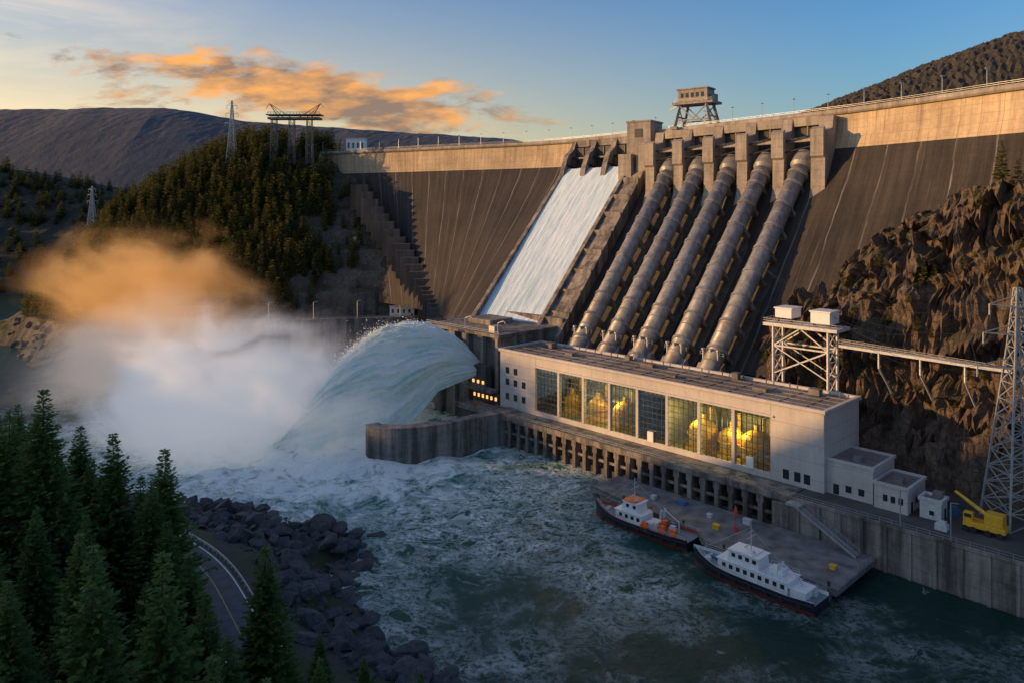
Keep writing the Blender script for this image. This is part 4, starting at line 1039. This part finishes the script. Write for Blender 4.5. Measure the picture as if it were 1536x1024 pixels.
# ------------------------------------------------------------ light, sky
sun_el=R(11);sx,sy=-1.0,-.02
az=math.atan2(sx,sy)
ld=bpy.data.lights.new('sun','SUN');ld.energy=5;ld.angle=R(.6);ld.color=(1,.54,.19)
lo=bpy.data.objects.new('sun',ld);COL.objects.link(lo)
v=Vector((math.sin(az)*math.cos(sun_el),math.cos(az)*math.cos(sun_el),math.sin(sun_el)))
lo.rotation_euler=v.to_track_quat('Z','Y').to_euler()
w=bpy.data.worlds.new('World');sc.world=w;w.use_nodes=True
nt=NT(w);nt.n.clear();out=nt.add('ShaderNodeOutputWorld');bg=nt.add('ShaderNodeBackground');nt.l.new(bg.outputs[0],out.inputs[0])
sky=nt.add('ShaderNodeTexSky',sky_type='NISHITA',sun_disc=False,sun_elevation=sun_el,sun_rotation=az,altitude=200,air_density=1.2,dust_density=1.2,ozone_density=3.0)
tc=nt.add('ShaderNodeTexCoord');gd=tc.outputs['Generated']
sp_=nt.add('ShaderNodeSeparateXYZ');nt.set(sp_.inputs[0],gd)
el=nt.math('MAXIMUM',sp_.outputs[2],0.0)
hb=nt.math('POWER',nt.math('SUBTRACT',1.0,nt.ramp(el,0,.30)),1.5)
tint=nt.mix(hb,(.60,1.02,1.42),(1.25,1.15,1.0))
skyc=nt.mix(1.0,sky.outputs[0],tint,'MULTIPLY')
dt=nt.add('ShaderNodeVectorMath',operation='DOT_PRODUCT');nt.set(dt.inputs[0],gd);dt.inputs[1].default_value=(-.80,.60,.02)
gf=nt.math('MULTIPLY',nt.math('POWER',nt.ramp(dt.outputs['Value'],.2,1.0),1.2),nt.math('POWER',nt.math('SUBTRACT',1.0,nt.ramp(el,0,.44)),2.1))
skyc=nt.mix(nt.math('MULTIPLY',gf,1.15,clamp=True),skyc,(9.4,6.6,3.2))
cx=nt.math('DIVIDE',sp_.outputs[0],nt.math('MAXIMUM',sp_.outputs[1],.05));cz=nt.math('DIVIDE',sp_.outputs[2],nt.math('MAXIMUM',sp_.outputs[1],.05))
cv=nt.add('ShaderNodeCombineXYZ');nt.set(cv.inputs[0],cx);nt.set(cv.inputs[1],nt.math('MULTIPLY',cz,3.2))
n=nt.noise(cv.outputs[0],8.0,10,.62,dist=.3)
ex=nt.math('DIVIDE',nt.math('ADD',cx,.28),.24)
ez=nt.math('DIVIDE',nt.math('SUBTRACT',nt.math('ADD',cz,nt.math('MULTIPLY',cx,.13)),.114),.038)
er=nt.math('SQRT',nt.math('ADD',nt.math('MULTIPLY',ex,ex),nt.math('MULTIPLY',ez,ez)))
cl=nt.ramp(nt.math('SUBTRACT',nt.math('ADD',n,.14),nt.math('MULTIPLY',er,.22)),.37,.50)
hi=nt.math('MULTIPLY',nt.ramp(nt.noise(cv.outputs[0],2.2,8,.62,dist=.8,stretch=(1,1.4,1)),.42,.75),nt.ramp(cx,-.30,-.65,0,.75))
ccol=nt.mix(nt.ramp(nt.noise(cv.outputs[0],9,5),.38,.58),(7.9,3.5,.85),(2.2,1.5,1.15))
c2=nt.mix(hi,skyc,(8.8,6.8,4.5))
c3=nt.mix(nt.math('MULTIPLY',cl,.95),c2,ccol)
nt.set(bg.inputs[0],c3);bg.inputs[1].default_value=.135
# ------------------------------------------------------------ camera
cam=bpy.data.cameras.new('camera');co=bpy.data.objects.new('camera',cam);COL.objects.link(co)
co.location=(0,0,80);co.rotation_euler=(R(90),0,0);cam.lens=27;cam.sensor_width=36;cam.shift_y=-202/1536;cam.clip_end=9000;cam.clip_start=1
sc.camera=co
sc.view_settings.view_transform='Standard';sc.view_settings.look='None';sc.view_settings.exposure=0
